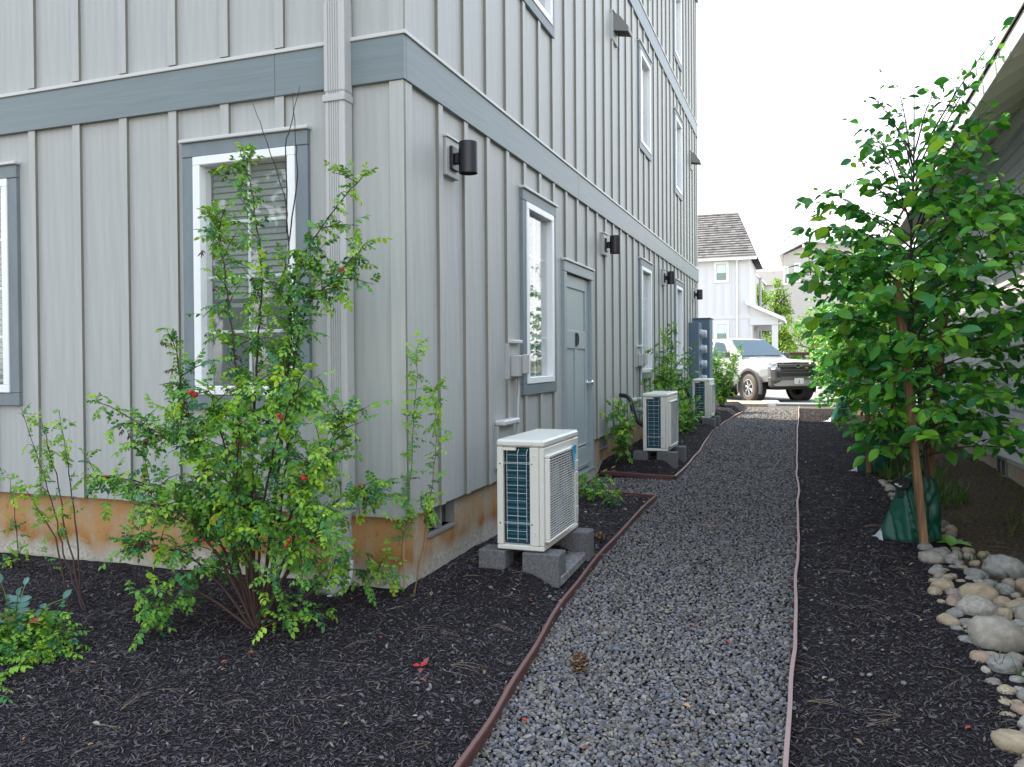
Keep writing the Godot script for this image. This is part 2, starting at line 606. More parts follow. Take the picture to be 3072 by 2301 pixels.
func add_window(b: Node3D, B: Basis, u0: float, u1: float, v0: float, v1: float, muntins: Array, blind_to: float, trim_top := 0.09) -> void:
	# u0..v1 is the outside of the trim
	var w := part(b, "window", fbox(B, u0 - 0.012, u1 + 0.012, v1, v1 + 0.022, 0.0, 0.05, 0.004), M.cap)
	part(w, "trim_board", fbox(B, u0, u1, v1 - trim_top, v1 - 0.001, -0.004, 0.032, 0.003), M.trim)
	part(w, "trim_board", fbox(B, u0, u0 + 0.085, v0 + 0.09, v1 - trim_top - 0.002, -0.004, 0.029, 0.003), M.trim)
	part(w, "trim_board", fbox(B, u1 - 0.085, u1, v0 + 0.09, v1 - trim_top - 0.002, -0.004, 0.029, 0.003), M.trim)
	part(w, "trim_board", fbox(B, u0, u1, v0, v0 + 0.088, -0.004, 0.030, 0.003), M.trim)
	var a0 := u0 + 0.087
	var a1 := u1 - 0.087
	var c0 := v0 + 0.09
	var c1 := v1 - trim_top - 0.002
	var fw := 0.055
	var fr := MB.new()
	for q in [[a0, a1, c0, c0 + fw], [a0, a1, c1 - fw, c1], [a0, a0 + fw, c0 + fw, c1 - fw], [a1 - fw, a1, c0 + fw, c1 - fw]]:
		fr.cbox(V(q[0], q[2], -0.075), V(q[1], q[3], 0.038), 0.004, B)
	part(w, "frame", fr, M.vinyl)
	var g0 := a0 + fw + 0.002
	var g1 := a1 - fw - 0.002
	var h0 := c0 + fw + 0.002
	var h1 := c1 - fw - 0.002
	part(w, "pane", fbox(B, g0, g1, h0, h1, -0.022, -0.018), M.glass)
	for m in muntins:                                    # [is vertical, at]
		if m[0]:
			part(w, "muntin", fbox(B, m[1] - 0.009, m[1] + 0.009, h0, h1, -0.034, -0.026), M.muntin)
		else:
			part(w, "muntin", fbox(B, g0, g1, m[1] - 0.009, m[1] + 0.009, -0.036, -0.028), M.muntin)
	if blind_to > -1.0:
		var bl := MB.new()
		var y := h1 - 0.02
		while y > blind_to:
			var nn := Basis(Vector3.RIGHT, -0.28)
			bl.box(V(g0 + 0.015, -0.0165, -0.0012), V(g1 - 0.015, 0.0165, 0.0012), B * nn, B * V(0, y, -0.075))
			y -= 0.040
		bl.box(V(g0 + 0.01, y - 0.03, -0.09), V(g1 - 0.01, y - 0.005, -0.06), B)
		var bp := part(w, "blind", bl, M.blind)
		bp.set_meta("kind", "stuff")
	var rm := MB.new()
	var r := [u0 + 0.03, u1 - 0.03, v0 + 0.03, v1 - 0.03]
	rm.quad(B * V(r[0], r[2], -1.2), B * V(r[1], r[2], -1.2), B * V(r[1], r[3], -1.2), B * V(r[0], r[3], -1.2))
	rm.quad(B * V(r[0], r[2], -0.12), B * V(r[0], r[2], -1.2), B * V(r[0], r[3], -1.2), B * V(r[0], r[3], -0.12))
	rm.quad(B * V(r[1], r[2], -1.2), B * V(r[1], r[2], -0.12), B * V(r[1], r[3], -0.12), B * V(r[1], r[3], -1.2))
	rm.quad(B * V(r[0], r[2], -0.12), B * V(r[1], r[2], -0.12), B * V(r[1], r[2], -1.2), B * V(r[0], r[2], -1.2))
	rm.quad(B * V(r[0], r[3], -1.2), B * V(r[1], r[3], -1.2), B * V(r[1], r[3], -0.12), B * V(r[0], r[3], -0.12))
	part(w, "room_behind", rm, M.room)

func build_apartments() -> void:
	var b := thing("apartment_building", "three storey grey board and batten apartment building with slate grey bands", "apartment building")
	var top := 8.95
	# windows as [u0, u1, v0, v1] outside the trim
	var wl := [[-1.553, -0.620, 1.100, 2.780], [-3.925, -2.992, 1.100, 2.780]]
	var wr := [[2.010, 2.935, 1.105, 2.780], [6.960, 7.885, 1.105, 2.780], [10.190, 11.115, 1.105, 2.780]]
	var wu := []
	for y in [4.31, 6.70]:
		for q in wr:
			wu.append([q[0], q[1], y, y + (1.465 if y < 5.0 else 1.4)])
	var wul := []
	for y in [4.31, 6.70]:
		for q in wl:
			wul.append([q[0], q[1], y, y + 1.465])
	var door := [3.195, 4.310, 0.237, 2.333]
	# openings in the sheets: the inside of the trim
	var shrink := func(q): return [q[0] + 0.05, q[1] - 0.05, q[2] + 0.05, q[3] - 0.05]
	var ol := []
	for q in wl + wul:
		ol.append(shrink.call(q))
	var orr := []
	for q in wr + wu:
		orr.append(shrink.call(q))
	orr.append([door[0] + 0.05, door[1] - 0.05, 0.30, door[3] - 0.05])
	part(b, "siding", wall_sheet(UL, -9.0, 0.0, 0.484, top, ol, 0.14), M.siding)
	var sr := wall_sheet(UR, 0.0, FAR, 0.484, top, orr, 0.14)
	for i in sr.v.size():                                 # the lower edge climbs along the path
		if absf(sr.v[i].y - 0.484) < 1e-4:
			sr.v[i].y = siding_y(-sr.v[i].z, true)
	part(b, "siding", sr, M.siding)
	part(b, "siding", wall_sheet(Basis(Vector3(-1, 0, 0), Y, Vector3(0, 0, -1)), 0.0, 9.0, -0.1, top, [], 0.14), M.siding, Transform3D(Basis(), V(0, 0, -FAR)))
	part(b, "siding", wall_sheet(Basis(Vector3(0, 0, 1), Y, Vector3(-1, 0, 0)), 0.0, FAR, -0.1, top, [], 0.14), M.siding, Transform3D(Basis(), V(-9.0, 0, -FAR)))
	var rf := MB.new()
	rf.cbox(V(-9.05, top, -FAR - 0.05), V(0.05, top + 0.16, 0.05), 0.01)
	part(b, "roof", rf, M.trim)
	# foundation
	var fl := MB.new()
	fl.quad(V(-9, -0.3, -0.035), V(-0.03, -0.3, -0.035), V(-0.03, 0.484, -0.035), V(-9, 0.484, -0.035), Vector2(0, 1.69), Vector2(3, 1.69), Vector2(3, 0), Vector2(0, 0))
	var fml := mat(Color(1, 1, 1), 0.9, 0.0, 0.25)
	fml.albedo_texture = stain_image(768, 128, 5, 0.95)
	part(b, "foundation", fl, fml)
	var fr := MB.new()
	var vents := [[0.342, 0.752, 0.295, 0.478], [4.78, 5.17, 0.352, 0.515]]
	var us := [0.03, 0.342, 0.752, 4.78, 5.17, FAR]
	for i in us.size() - 1:
		var lo := -0.3
		var a: float = us[i]
		var d: float = us[i + 1]
		if i == 1 or i == 3:
			var q: Array = vents[0] if i == 1 else vents[1]
			fr.quad(V(-0.035, -0.3, -a), V(-0.035, -0.3, -d), V(-0.035, q[2], -d), V(-0.035, q[2], -a), Vector2(a / 3.0, 1.69), Vector2(d / 3.0, 1.69), Vector2(d / 3.0, 0.40), Vector2(a / 3.0, 0.40))
			fr.quad(V(-0.035, q[2], -a), V(-0.035, q[2], -d), V(-0.2, q[2], -d), V(-0.2, q[2], -a))
			fr.quad(V(-0.2, q[2], -a), V(-0.035, 0.53, -a), V(-0.2, 0.53, -a), V(-0.2, q[2], -a))
		else:
			fr.quad(V(-0.035, lo, -a), V(-0.035, lo, -d), V(-0.035, 0.49 + 0.0072 * d, -d), V(-0.035, 0.49 + 0.0072 * a, -a), Vector2(a / 3.0, 1.69), Vector2(d / 3.0, 1.69), Vector2(d / 3.0, 0), Vector2(a / 3.0, 0))
	fr.quad(V(-0.03, -0.3, -0.035), V(-0.035, -0.3, -0.03), V(-0.035, 0.484, -0.03), V(-0.03, 0.484, -0.035))
	var fmr := mat(Color(1, 1, 1), 0.9, 0.0, 0.25)
	fmr.albedo_texture = stain_image(768, 128, 19, 0.62)
	part(b, "foundation", fr, fmr)
	for q in vents:
		var cv := part(b, "crawl_vent", fbox(UR, q[0], q[1], q[2], q[3] + 0.02, -0.20, -0.19), M.dark)
		part(cv, "frame", fbox(UR, q[0], q[1], q[2] + 0.002, q[2] + 0.026, -0.06, -0.022, 0.003), M.vent)
		part(cv, "frame", fbox(UR, q[0] + 0.001, q[0] + 0.016, q[2] + 0.027, q[3], -0.09, -0.03), M.vent)
		part(cv, "frame", fbox(UR, q[1] - 0.016, q[1] - 0.001, q[2] + 0.027, q[3], -0.09, -0.03), M.vent)
		part(cv, "mullion", fbox(UR, (q[0] + q[1]) / 2.0 - 0.012, (q[0] + q[1]) / 2.0 + 0.012, q[2] + 0.027, q[3], -0.10, -0.034), M.vent)
		part(cv, "screen", fbox(UR, q[0] + 0.018, (q[0] + q[1]) / 2.0 - 0.014, q[2] + 0.03, q[3], -0.098, -0.092), M.louver)
		part(cv, "screen", fbox(UR, (q[0] + q[1]) / 2.0 + 0.014, q[1] - 0.018, q[2] + 0.03, q[3], -0.098, -0.092), M.louver)
	# bands, made of boards with a joint, each under a drip cap
	for f in [[UL, -9.0, 0.030, [-4.5, -0.845]], [UR, -0.0295, FAR + 0.03, [3.72, 7.38, 11.04]]]:
		var B: Basis = f[0]
		var right := B == UR
		for y in [[3.0, 3.252], [6.07, 6.325]]:
			var at: float = f[1] if not right else 0.0
			var stops: Array = f[3].duplicate()
			stops.append(f[2])
			for s in stops:
				part(b, "band_board", fbox(B, at, s - 0.0025, y[0], y[1], -0.004, 0.030 if not right else 0.0295, 0.002), M.band)
				at = s
			part(b, "drip_cap", fbox(B, -9.0 if not right else -0.036, (0.036 if not right else FAR), y[1] + 0.0005, y[1] + 0.024, -0.004, 0.040 if not right else 0.0405, 0.003), M.cap)
	# corner boards
	for y in [[0.484, 2.998], [3.285, 6.068], [6.36, top - 0.01]]:
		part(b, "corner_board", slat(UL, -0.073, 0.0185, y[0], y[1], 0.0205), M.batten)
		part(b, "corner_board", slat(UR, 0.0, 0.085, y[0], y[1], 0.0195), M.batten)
		part(b, "corner_board", fbox(UR, FAR - 0.08, FAR - 0.001, y[0] + 0.07, y[1], -0.004, 0.019, 0.002), M.batten)
	# battens, cut where a window, a door or a band stands
	var floors := [[0.0, 2.999], [3.292, 6.069], [6.365, top - 0.005]]
	for f in [[UL, [], wl + wul], [UR, [], wr + wu + [door, [0.55, 0.75, 2.57, 2.84]]]]:
		var B: Basis = f[0]
		var right := B == UR
		var cs := []
		if right:
			for i in 33:
				cs.append(0.4423 + STEP * i + BATTEN / 2.0)
		else:
			for i in range(-14, 7):
				cs.append(-2.821 + STEP * i - BATTEN / 2.0)
		for c in cs:
			if right and c > FAR - 0.12:
				continue
			for fl_ in floors:
				var lo: float = fl_[0] if fl_[0] > 0.0 else siding_y(c, right) + 0.002
				var segs := [[lo, fl_[1]]]
				for q in f[2]:
					if c + BATTEN / 2.0 > q[0] and c - BATTEN / 2.0 < q[1]:
						var nx := []
						for s in segs:
							if q[2] > s[0] + 0.02 and q[2] < s[1]:
								nx.append([s[0], q[2] - 0.004])
							if q[3] + 0.03 < s[1] - 0.02 and q[3] > s[0]:
								nx.append([q[3] + 0.03, s[1]])
							if q[3] <= s[0] or q[2] >= s[1]:
								nx.append(s)
						segs = nx
				for s in segs:
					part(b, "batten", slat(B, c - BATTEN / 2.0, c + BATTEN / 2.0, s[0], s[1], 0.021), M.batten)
	# windows
	var first := true
	for q in wl:
		add_window(b, UL, q[0], q[1], q[2], q[3], [[true, (q[0] + q[1]) / 2.0], [false, 2.276], [false, 1.931], [false, 1.586]], 1.78 if first else 1.3)
		first = false
	for q in wul:
		add_window(b, UL, q[0], q[1], q[2], q[3], [[true, (q[0] + q[1]) / 2.0], [false, q[2] + 0.75]], q[2] + 0.3)
	for q in wr:
		add_window(b, UR, q[0], q[1], q[2], q[3], [[true, (q[0] + q[1]) / 2.0], [false, 2.276], [false, 1.586]], -2.0)
	for q in wu:
		add_window(b, UR, q[0], q[1], q[2], q[3], [[true, (q[0] + q[1]) / 2.0]], q[2] + 0.7)
	# door with three sunk panels, a chrome knob and its letter
	var d := part(b, "door", fbox(UR, door[0] + 0.09, door[1] - 0.09, 0.262, door[3] - 0.105, -0.05, -0.022, 0.003), M.door)
	part(d, "drip_cap", fbox(UR, door[0] - 0.012, door[1] + 0.012, door[3], door[3] + 0.022, 0.0, 0.05, 0.004), M.cap)
	part(d, "trim_board", fbox(UR, door[0], door[1], door[3] - 0.10, door[3] - 0.001, -0.004, 0.033, 0.003), M.door_trim)
	part(d, "trim_board", fbox(UR, door[0], door[0] + 0.088, 0.245, door[3] - 0.102, -0.06, 0.030, 0.003), M.door_trim)
	part(d, "trim_board", fbox(UR, door[1] - 0.088, door[1], 0.245, door[3] - 0.102, -0.06, 0.030, 0.003), M.door_trim)
	part(d, "threshold", fbox(UR, door[0] + 0.005, door[1] - 0.005, 0.215, 0.244, -0.06, 0.045, 0.005), M.trim)
	var x0: float = door[0] + 0.09
	var x1: float = door[1] - 0.09
	var st := 0.12
	var mid: float = (x0 + x1) / 2.0
	for q in [[x0 + 0.001, x0 + st, 0.265, 2.225], [x1 - st, x1 - 0.001, 0.265, 2.225]]:
		part(d, "stile", fbox(UR, q[0], q[1], q[2], q[3], -0.024, -0.008, 0.003), M.door)
	for q in [[0.265, 0.48], [1.50, 1.68], [2.10, 2.225]]:
		part(d, "rail", fbox(UR, x0 + st + 0.001, x1 - st - 0.001, q[0], q[1], -0.024, -0.0085, 0.003), M.door)
	part(d, "mullion", fbox(UR, mid - 0.055, mid + 0.055, 0.481, 1.499, -0.024, -0.009, 0.003), M.door)
	var kn := MB.new()
	kn.ring(UR * V(x1 - 0.065, 1.145, -0.008), Vector3.RIGHT, [[0.0, 0.0], [0.030, 0.0], [0.030, 0.008], [0.012, 0.012], [0.012, 0.035], [0.026, 0.045], [0.029, 0.058], [0.020, 0.070], [0.0, 0.073]], 18)
	part(d, "knob", kn, M.chrome)
	var tm := TextMesh.new()
	tm.text = "D"
	var sf := SystemFont.new()
	sf.font_names = PackedStringArray(["Droid Sans"])
	tm.font = sf
	tm.font_size = 64
	tm.pixel_size = 0.0029
	tm.depth = 0.012
	part(d, "letter", tm, M.black, Transform3D(Basis(Y, PI / 2.0), UR * V(mid, 1.592, 0.0)))

func build_on_wall() -> void:
	# wall lamps
	var zs := [0.625, 4.88, 8.96, 12.70]
	var who := ["nearest black cylinder wall lamp, high by the building corner", "black cylinder wall lamp right above the grey door", "black cylinder wall lamp between the second and third ground floor windows", "farthest black cylinder wall lamp, at the end of the facade"]
	for i in 4:
		var u: float = zs[i]
		var L := thing("wall_lamp", who[i], "wall lamp", UR * V(u, 2.69, 0.0), "black cylinder lamps along the side facade")
		part(L, "mounting_block", fbox(UR, -0.10, 0.10, -0.118, 0.122, -0.003, 0.034, 0.003), M.batten)
		part(L, "drip_cap", fbox(UR, -0.108, 0.108, 0.123, 0.138, 0.0, 0.046, 0.003), M.cap)
		part(L, "back_plate", fbox(UR, -0.055, 0.055, -0.075, 0.075, 0.0345, 0.056, 0.004), M.lamp)
		part(L, "arm", fbox(UR, -0.022, 0.022, -0.035, 0.035, 0.0565, 0.085, 0.004), M.lamp)
		var cy := MB.new()
		cy.ring(UR * V(0, -0.10, 0.142), Y, [[0.056, 0.010], [0.056, 0.0], [0.060, 0.0], [0.0605, 0.004], [0.0605, 0.196], [0.058, 0.2], [0.0, 0.2]], 28)
		var sh := part(L, "shade", cy, M.lamp)
		var ins := MB.new()
		ins.ring(UR * V(0, -0.10, 0.142), Y, [[0.0, 0.02], [0.055, 0.02]], 20)
		part(sh, "lens", ins, M.silver)
	# vent hoods on the second floor
	for q in [[5.46, "grey louvred vent hood high on the wall, nearer the camera"], [12.40, "grey louvred vent hood at the far end of the facade"]]:
		var h := thing("vent_hood", q[1], "vent", UR * V(q[0], 5.36, 0.0), "dryer vent hoods on the second storey")
		part(h, "mounting_block", fbox(UR, -0.15, 0.15, -0.17, 0.16, -0.003, 0.03, 0.003), M.batten)
		part(h, "drip_cap", fbox(UR, -0.155, 0.155, 0.161, 0.178, 0.0, 0.05, 0.003), M.cap)
		var mb := MB.new()
		var pr := [V(0, 0.15, 0.0305), V(0, 0.135, 0.09), V(0, -0.03, 0.21), V(0, -0.085, 0.21), V(0, -0.05, 0.0305)]
		for s in [-0.10, 0.10]:
			var f := []
			for p in pr:
				f.append(UR * (p + V(s, 0, 0)))
			mb.poly(f, UR * V(0, 0.03, 0.1))
		for j in pr.size() - 2:
			mb.poly([UR * (pr[j] + V(-0.1, 0, 0)), UR * (pr[j] + V(0.1, 0, 0)), UR * (pr[j + 1] + V(0.1, 0, 0)), UR * (pr[j + 1] + V(-0.1, 0, 0))], UR * V(0, 0.0, 0.08))
		part(h, "hood", mb, M.hood)
		for j in 5:
			var lv := MB.new()
			lv.box(V(-0.094, -0.004, -0.012), V(0.094, 0.004, 0.012), UR * Basis(Vector3.RIGHT, 0.5), UR * V(0, -0.055 - 0.006 * j, 0.06 + 0.032 * j))
			part(h, "louver", lv, M.louver)
	# disconnect boxes with their conduit
	var k := 0
	for q in [[1.79, 1.265, "grey electrical disconnect box on the wall left of the first ground floor window"], [6.84, 1.295, "grey electrical disconnect box on the wall left of the second ground floor window"]]:
		var e := thing("disconnect_box", q[2], "electrical box", UR * V(q[0], q[1], 0), "disconnect boxes for the outdoor units")
		part(e, "mounting_block", fbox(UR, -0.135, 0.105, -0.02, 0.255, -0.003, 0.0285, 0.003), M.siding)
		part(e, "drip_cap", fbox(UR, -0.115, 0.085, 0.256, 0.285, 0.0, 0.07, 0.006), M.cap)
		part(e, "box", fbox(UR, -0.09, 0.075, 0.0, 0.165, 0.029, 0.095, 0.006), M.pipe)
		part(e, "cover", fbox(UR, -0.02, 0.08, 0.02, 0.172, 0.0955, 0.125, 0.006), M.pipe)
		var c := MB.new()
		c.tube(smooth_path(path3([0.05, 0.005, -0.03, 0.05, -0.1, -0.03, 0.055, -0.2, 0.0, 0.06, -0.42, 0.03, 0.05, -0.5, 0.04]), 14), PackedFloat32Array([0.011]), 8)
		part(e, "conduit", c, M.pipe)
		k += 1
	# covers where the refrigerant lines leave the wall
	for q in [[1.59, 0.935, "grey wall cover with sloped cap where the lines enter behind the nearest outdoor unit"], [6.55, 0.86, "grey wall cover where the lines enter behind the middle outdoor unit"]]:
		var e := thing("line_cover", q[2], "wall cover", UR * V(q[0], q[1] - 0.25, 0), "line covers on the wall")
		part(e, "mounting_block", fbox(UR, -0.165, 0.165, -0.10, 0.22, -0.003, 0.030, 0.003), M.siding)
		part(e, "drip_cap", fbox(UR, -0.17, 0.17, 0.221, 0.262, 0.0, 0.085, 0.01), M.cap)
		var c := MB.new()
		c.tube(smooth_path(path3([0.03, 0.10, 0.0, 0.10, 0.10, 0.0, 0.17, 0.04, -0.03, 0.22, -0.06, -0.06]), 12), PackedFloat32Array([0.035]), 10)
		part(e, "hose", c, M.pipe)
	# meter bank
	var mt := thing("meter_bank", "dark blue grey cabinets with four round meters near the far end of the wall", "meter cabinet", UR * V(12.0, 0.55, 0))
	part(mt, "cabinet", fbox(UR, 0.0, 0.62, 0.0, 1.545, 0.004, 0.205, 0.006), M.meter)
	part(mt, "cabinet", fbox(UR, 0.64, 1.18, 0.0, 1.64, 0.004, 0.345, 0.006), M.meter)
	part(mt, "lid", fbox(UR, 0.62, 1.20, 1.641, 1.662, 0.004, 0.365, 0.004), M.meter)
	for j in 4:
		var me := MB.new()
		me.ring(UR * V(0.30, 0.42 + 0.30 * j, 0.2055), Vector3.RIGHT, [[0.095, 0.0], [0.095, 0.035], [0.082, 0.04], [0.082, 0.10], [0.070, 0.118], [0.0, 0.125]], 24)
		var mp := part(mt, "meter", me, M.meter_glass)
		var rg := MB.new()
		rg.ring(UR * V(0.30, 0.42 + 0.30 * j, 0.2055), Vector3.RIGHT, [[0.1, 0.0], [0.1, 0.022], [0.0965, 0.022], [0.0965, 0.0]], 24)
		part(mp, "collar", rg, M.chrome)
	# downspout
	var ds := thing("downspout", "tall grey ribbed rectangular downspout near the building corner, with a round pipe below", "downspout", V(-0.385, 0.05, 0.02))
	var pf := MB.new()
	var prof := []
	var hw := 0.066
	prof.append(V(-hw, 0, 0.0))
	prof.append(V(-hw, 0, 0.078))
	prof.append(V(-hw + 0.012, 0, 0.088))
	for i in 5:
		var x := -0.034 + i * 0.015
		prof.append(V(x - 0.004, 0, 0.088))
		prof.append(V(x - 0.001, 0, 0.081))
		prof.append(V(x + 0.003, 0, 0.081))
		prof.append(V(x + 0.006, 0, 0.088))
	prof.append(V(hw - 0.012, 0, 0.088))
	prof.append(V(hw, 0, 0.078))
	prof.append(V(hw, 0, 0.0))
	for seg in [[0.465, 2.93, 1.0], [2.905, 3.42, 1.045], [3.40, 8.8, 1.0]]:
		var mb := MB.new()
		for j in prof.size() - 1:
			var a: Vector3 = prof[j] * seg[2]
			var c: Vector3 = prof[j + 1] * seg[2]
			mb.quad(a + Y * seg[0], c + Y * seg[0], c + Y * seg[1], a + Y * seg[1])
		part(ds, "pipe", mb, M.downspout)
	part(ds, "strap", fbox(UL, -0.074, 0.074, 2.845, 2.885, 0.0, 0.096, 0.003), M.downspout)
	var ad := MB.new()
	ad.ring(V(0.0, 0.10, 0.055), Y, [[0.064, 0.06], [0.064, 0.27], [0.058, 0.29], [0.066, 0.36], [0.070, 0.42]], 24)
	part(ds, "adapter", ad, M.pipe)
	var col := MB.new()
	col.ring(V(0.0, 0.13, 0.055), Y, [[0.070, 0.0], [0.073, 0.005], [0.073, 0.055], [0.069, 0.06]], 24)
	part(ds, "collar", col, M.pipe)
	var el := MB.new()
	el.tube(smooth_path(path3([0.0, 0.16, 0.055, 0.0, 0.10, 0.06, -0.005, 0.045, 0.10, -0.02, 0.0, 0.17]), 12), PackedFloat32Array([0.066]), 20)
	part(ds, "elbow", el, M.pipe)
	var lip := MB.new()
	lip.tube(smooth_path(path3([0.070, 0.19, 0.06, 0.071, 0.11, 0.07, 0.066, 0.05, 0.115, 0.035, 0.015, 0.17, 0.0, 0.008, 0.205]), 14), PackedFloat32Array([0.012]), 8)
	part(ds, "torn_wrap", lip, M.white)

# ------------------------------------------------------------------ ground
func gy(z: float) -> float:                                # level of the path; it climbs gently away from the camera
	return 0.05 + 0.0085 * clampf(-z, 0.0, 16.8)

func lerp_list(a: Array, z: float) -> float:                # a = [[z, x], ...] with z falling
	if z >= a[0][0]:
		return a[0][1]
	for i in a.size() - 1:
		if z >= a[i + 1][0]:
			return lerpf(a[i][1], a[i + 1][1], (a[i][0] - z) / (a[i][0] - a[i + 1][0]))
	return a[-1][1]

const LEFT_EDGE := [[3.2, 1.16], [1.8, 1.115], [0.96, 1.03], [-0.12, 0.925], [-1.42, 0.866], [-3.36, 0.853], [-4.57, 0.848], [-6.0, 0.842], [-6.96, 0.824], [-8.4, 0.745], [-9.7, 0.713], [-11.2, 0.72], [-12.3, 0.765], [-14.2, 0.87]]
const RIGHT_EDGE := [[3.2, 2.085], [1.4, 2.103], [0.6, 2.107], [0.0, 2.118], [-0.9, 2.105], [-1.6, 2.118], [-2.3, 2.108], [-3.3, 2.098], [-4.2, 2.10], [-5.0, 2.075], [-6.0, 2.066], [-8.0, 2.055], [-10.0, 2.035], [-12.0, 2.04], [-14.0, 2.03], [-16.1, 2.022]]
const ROCK_LEFT := [[3.2, 2.70], [1.8, 2.76], [0.92, 2.83], [0.49, 2.86], [-0.05, 2.87], [-0.5, 2.80], [-1.1, 2.83], [-1.6, 2.90], [-2.4, 2.93], [-5.2, 2.88], [-6.0, 2.95]]
const ROCK_RIGHT := [[3.2, 3.4], [0.5, 3.45], [-0.6, 3.50], [-1.2, 3.42], [-1.63, 3.33], [-2.2, 3.22], [-3.0, 3.2], [-4.6, 3.12], [-5.2, 3.0], [-6.0, 2.96]]

func lumps(x: float, z: float) -> float:
	return 0.016 * fn.get_noise_2d(x * 90.0, z * 90.0) + 0.007 * fn.get_noise_2d(x * 420.0 + 50.0, z * 420.0)

func bed_y(x: float, z: float) -> float:                    # mulch between the wall and the path
	var y := gy(z) + 0.012
	y += (0.115 * smoothstep(0.25, -0.32, z) - 0.055 * smoothstep(-1.0, -2.6, z)) * smoothstep(-0.1, 0.4, x) * (1.0 - smoothstep(0.62, 0.9, x)) * smoothstep(-3.45, -3.0, z)
	y += 0.125 * smoothstep(-4.62, -5.0, z) * (1.0 - smoothstep(0.60, 0.84, x))
	y -= 0.06 * smoothstep(-0.5, -2.2, x) * smoothstep(2.2, 0.8, z) * 0.3
	return y + lumps(x, z)

func strip_y(x: float, z: float) -> float:
	return gy(z) + 0.006 + lumps(x + 31.0, z) * 0.9

func soil_y(x: float, z: float) -> float:
	return gy(z) + 0.10 * smoothstep(3.1, 4.05, x) * smoothstep(0.5, -3.0, z) - 0.006 + lumps(x + 77.0, z) * 1.3

func sheet(x0f, x1f, z0: float, z1: float, nx: int, nz: int, H: String) -> MB:
	var P := []
	for j in nz + 1:
		var z := lerpf(z0, z1, float(j) / nz)
		var a: float = x0f if x0f is float else lerp_list(x0f, z)
		var b: float = x1f if x1f is float else lerp_list(x1f, z)
		for i in nx + 1:
			var x := lerpf(a, b, float(i) / nx)
			var y := 0.0
			match H:
				"bed": y = bed_y(x, z)
				"strip": y = strip_y(x, z)
				"soil": y = soil_y(x, z)
				"path": y = gy(z) + 0.4 * lumps(x + 9.0, z) - 0.008
			P.append(V(x, y, z))
	var mb := MB.new()
	mb.grid(nx, nz, P)
	return mb

func chip_mesh(k: int) -> ArrayMesh:                        # a sliver of shredded bark
	var mb := MB.new()
	var r := RandomNumberGenerator.new()
	r.seed = 400 + k
	var l := 0.5
	var w := 0.10 + 0.07 * r.randf()
	var h := 0.035 + 0.03 * r.randf()
	var a := [V(-l, 0, w * 0.3), V(-l * 0.4, 0, -w), V(l * 0.6, 0, -w * 0.8), V(l, 0, w * 0.2), V(l * 0.3, 0, w), V(-l * 0.6, 0, w * 0.9)]
	for i in a.size():
		a[i].y += 0.06 * sin(a[i].x * 4.0 + k)
	var top := []
	for p in a:
		top.append(p * 0.9 + V(0, h, 0))
	mb.poly(top, V(0, -1, 0))
	for i in 6:
		mb.poly([a[i], a[(i + 1) % 6], top[(i + 1) % 6], top[i]], V(0, -0.2, 0))
	return mb.mesh()

func stone_mesh(k: int, flat := 0.65, jit := 0.28) -> ArrayMesh:   # a broken pebble: a faceted icosahedron
	var r := RandomNumberGenerator.new()
	r.seed = 900 + k
	var t := (1.0 + sqrt(5.0)) / 2.0
	var p := []
	for q in [[-1, t, 0], [1, t, 0], [-1, -t, 0], [1, -t, 0], [0, -1, t], [0, 1, t], [0, -1, -t], [0, 1, -t], [t, 0, -1], [t, 0, 1], [-t, 0, -1], [-t, 0, 1]]:
		var d := V(q[0], q[1], q[2]).normalized() * (1.0 + jit * (r.randf() * 2.0 - 1.0))
		p.append(V(d.x * 0.62, d.y * 0.5 * flat, d.z * 0.44))
	var mb := MB.new()
	for f in [[0, 11, 5], [0, 5, 1], [0, 1, 7], [0, 7, 10], [0, 10, 11], [1, 5, 9], [5, 11, 4], [11, 10, 2], [10, 7, 6], [7, 1, 8], [3, 9, 4], [3, 4, 2], [3, 2, 6], [3, 6, 8], [3, 8, 9], [4, 9, 5], [2, 4, 11], [6, 2, 10], [8, 6, 7], [9, 8, 1]]:
		mb.poly([p[f[0]], p[f[1]], p[f[2]]], Vector3.ZERO)
	return mb.mesh()

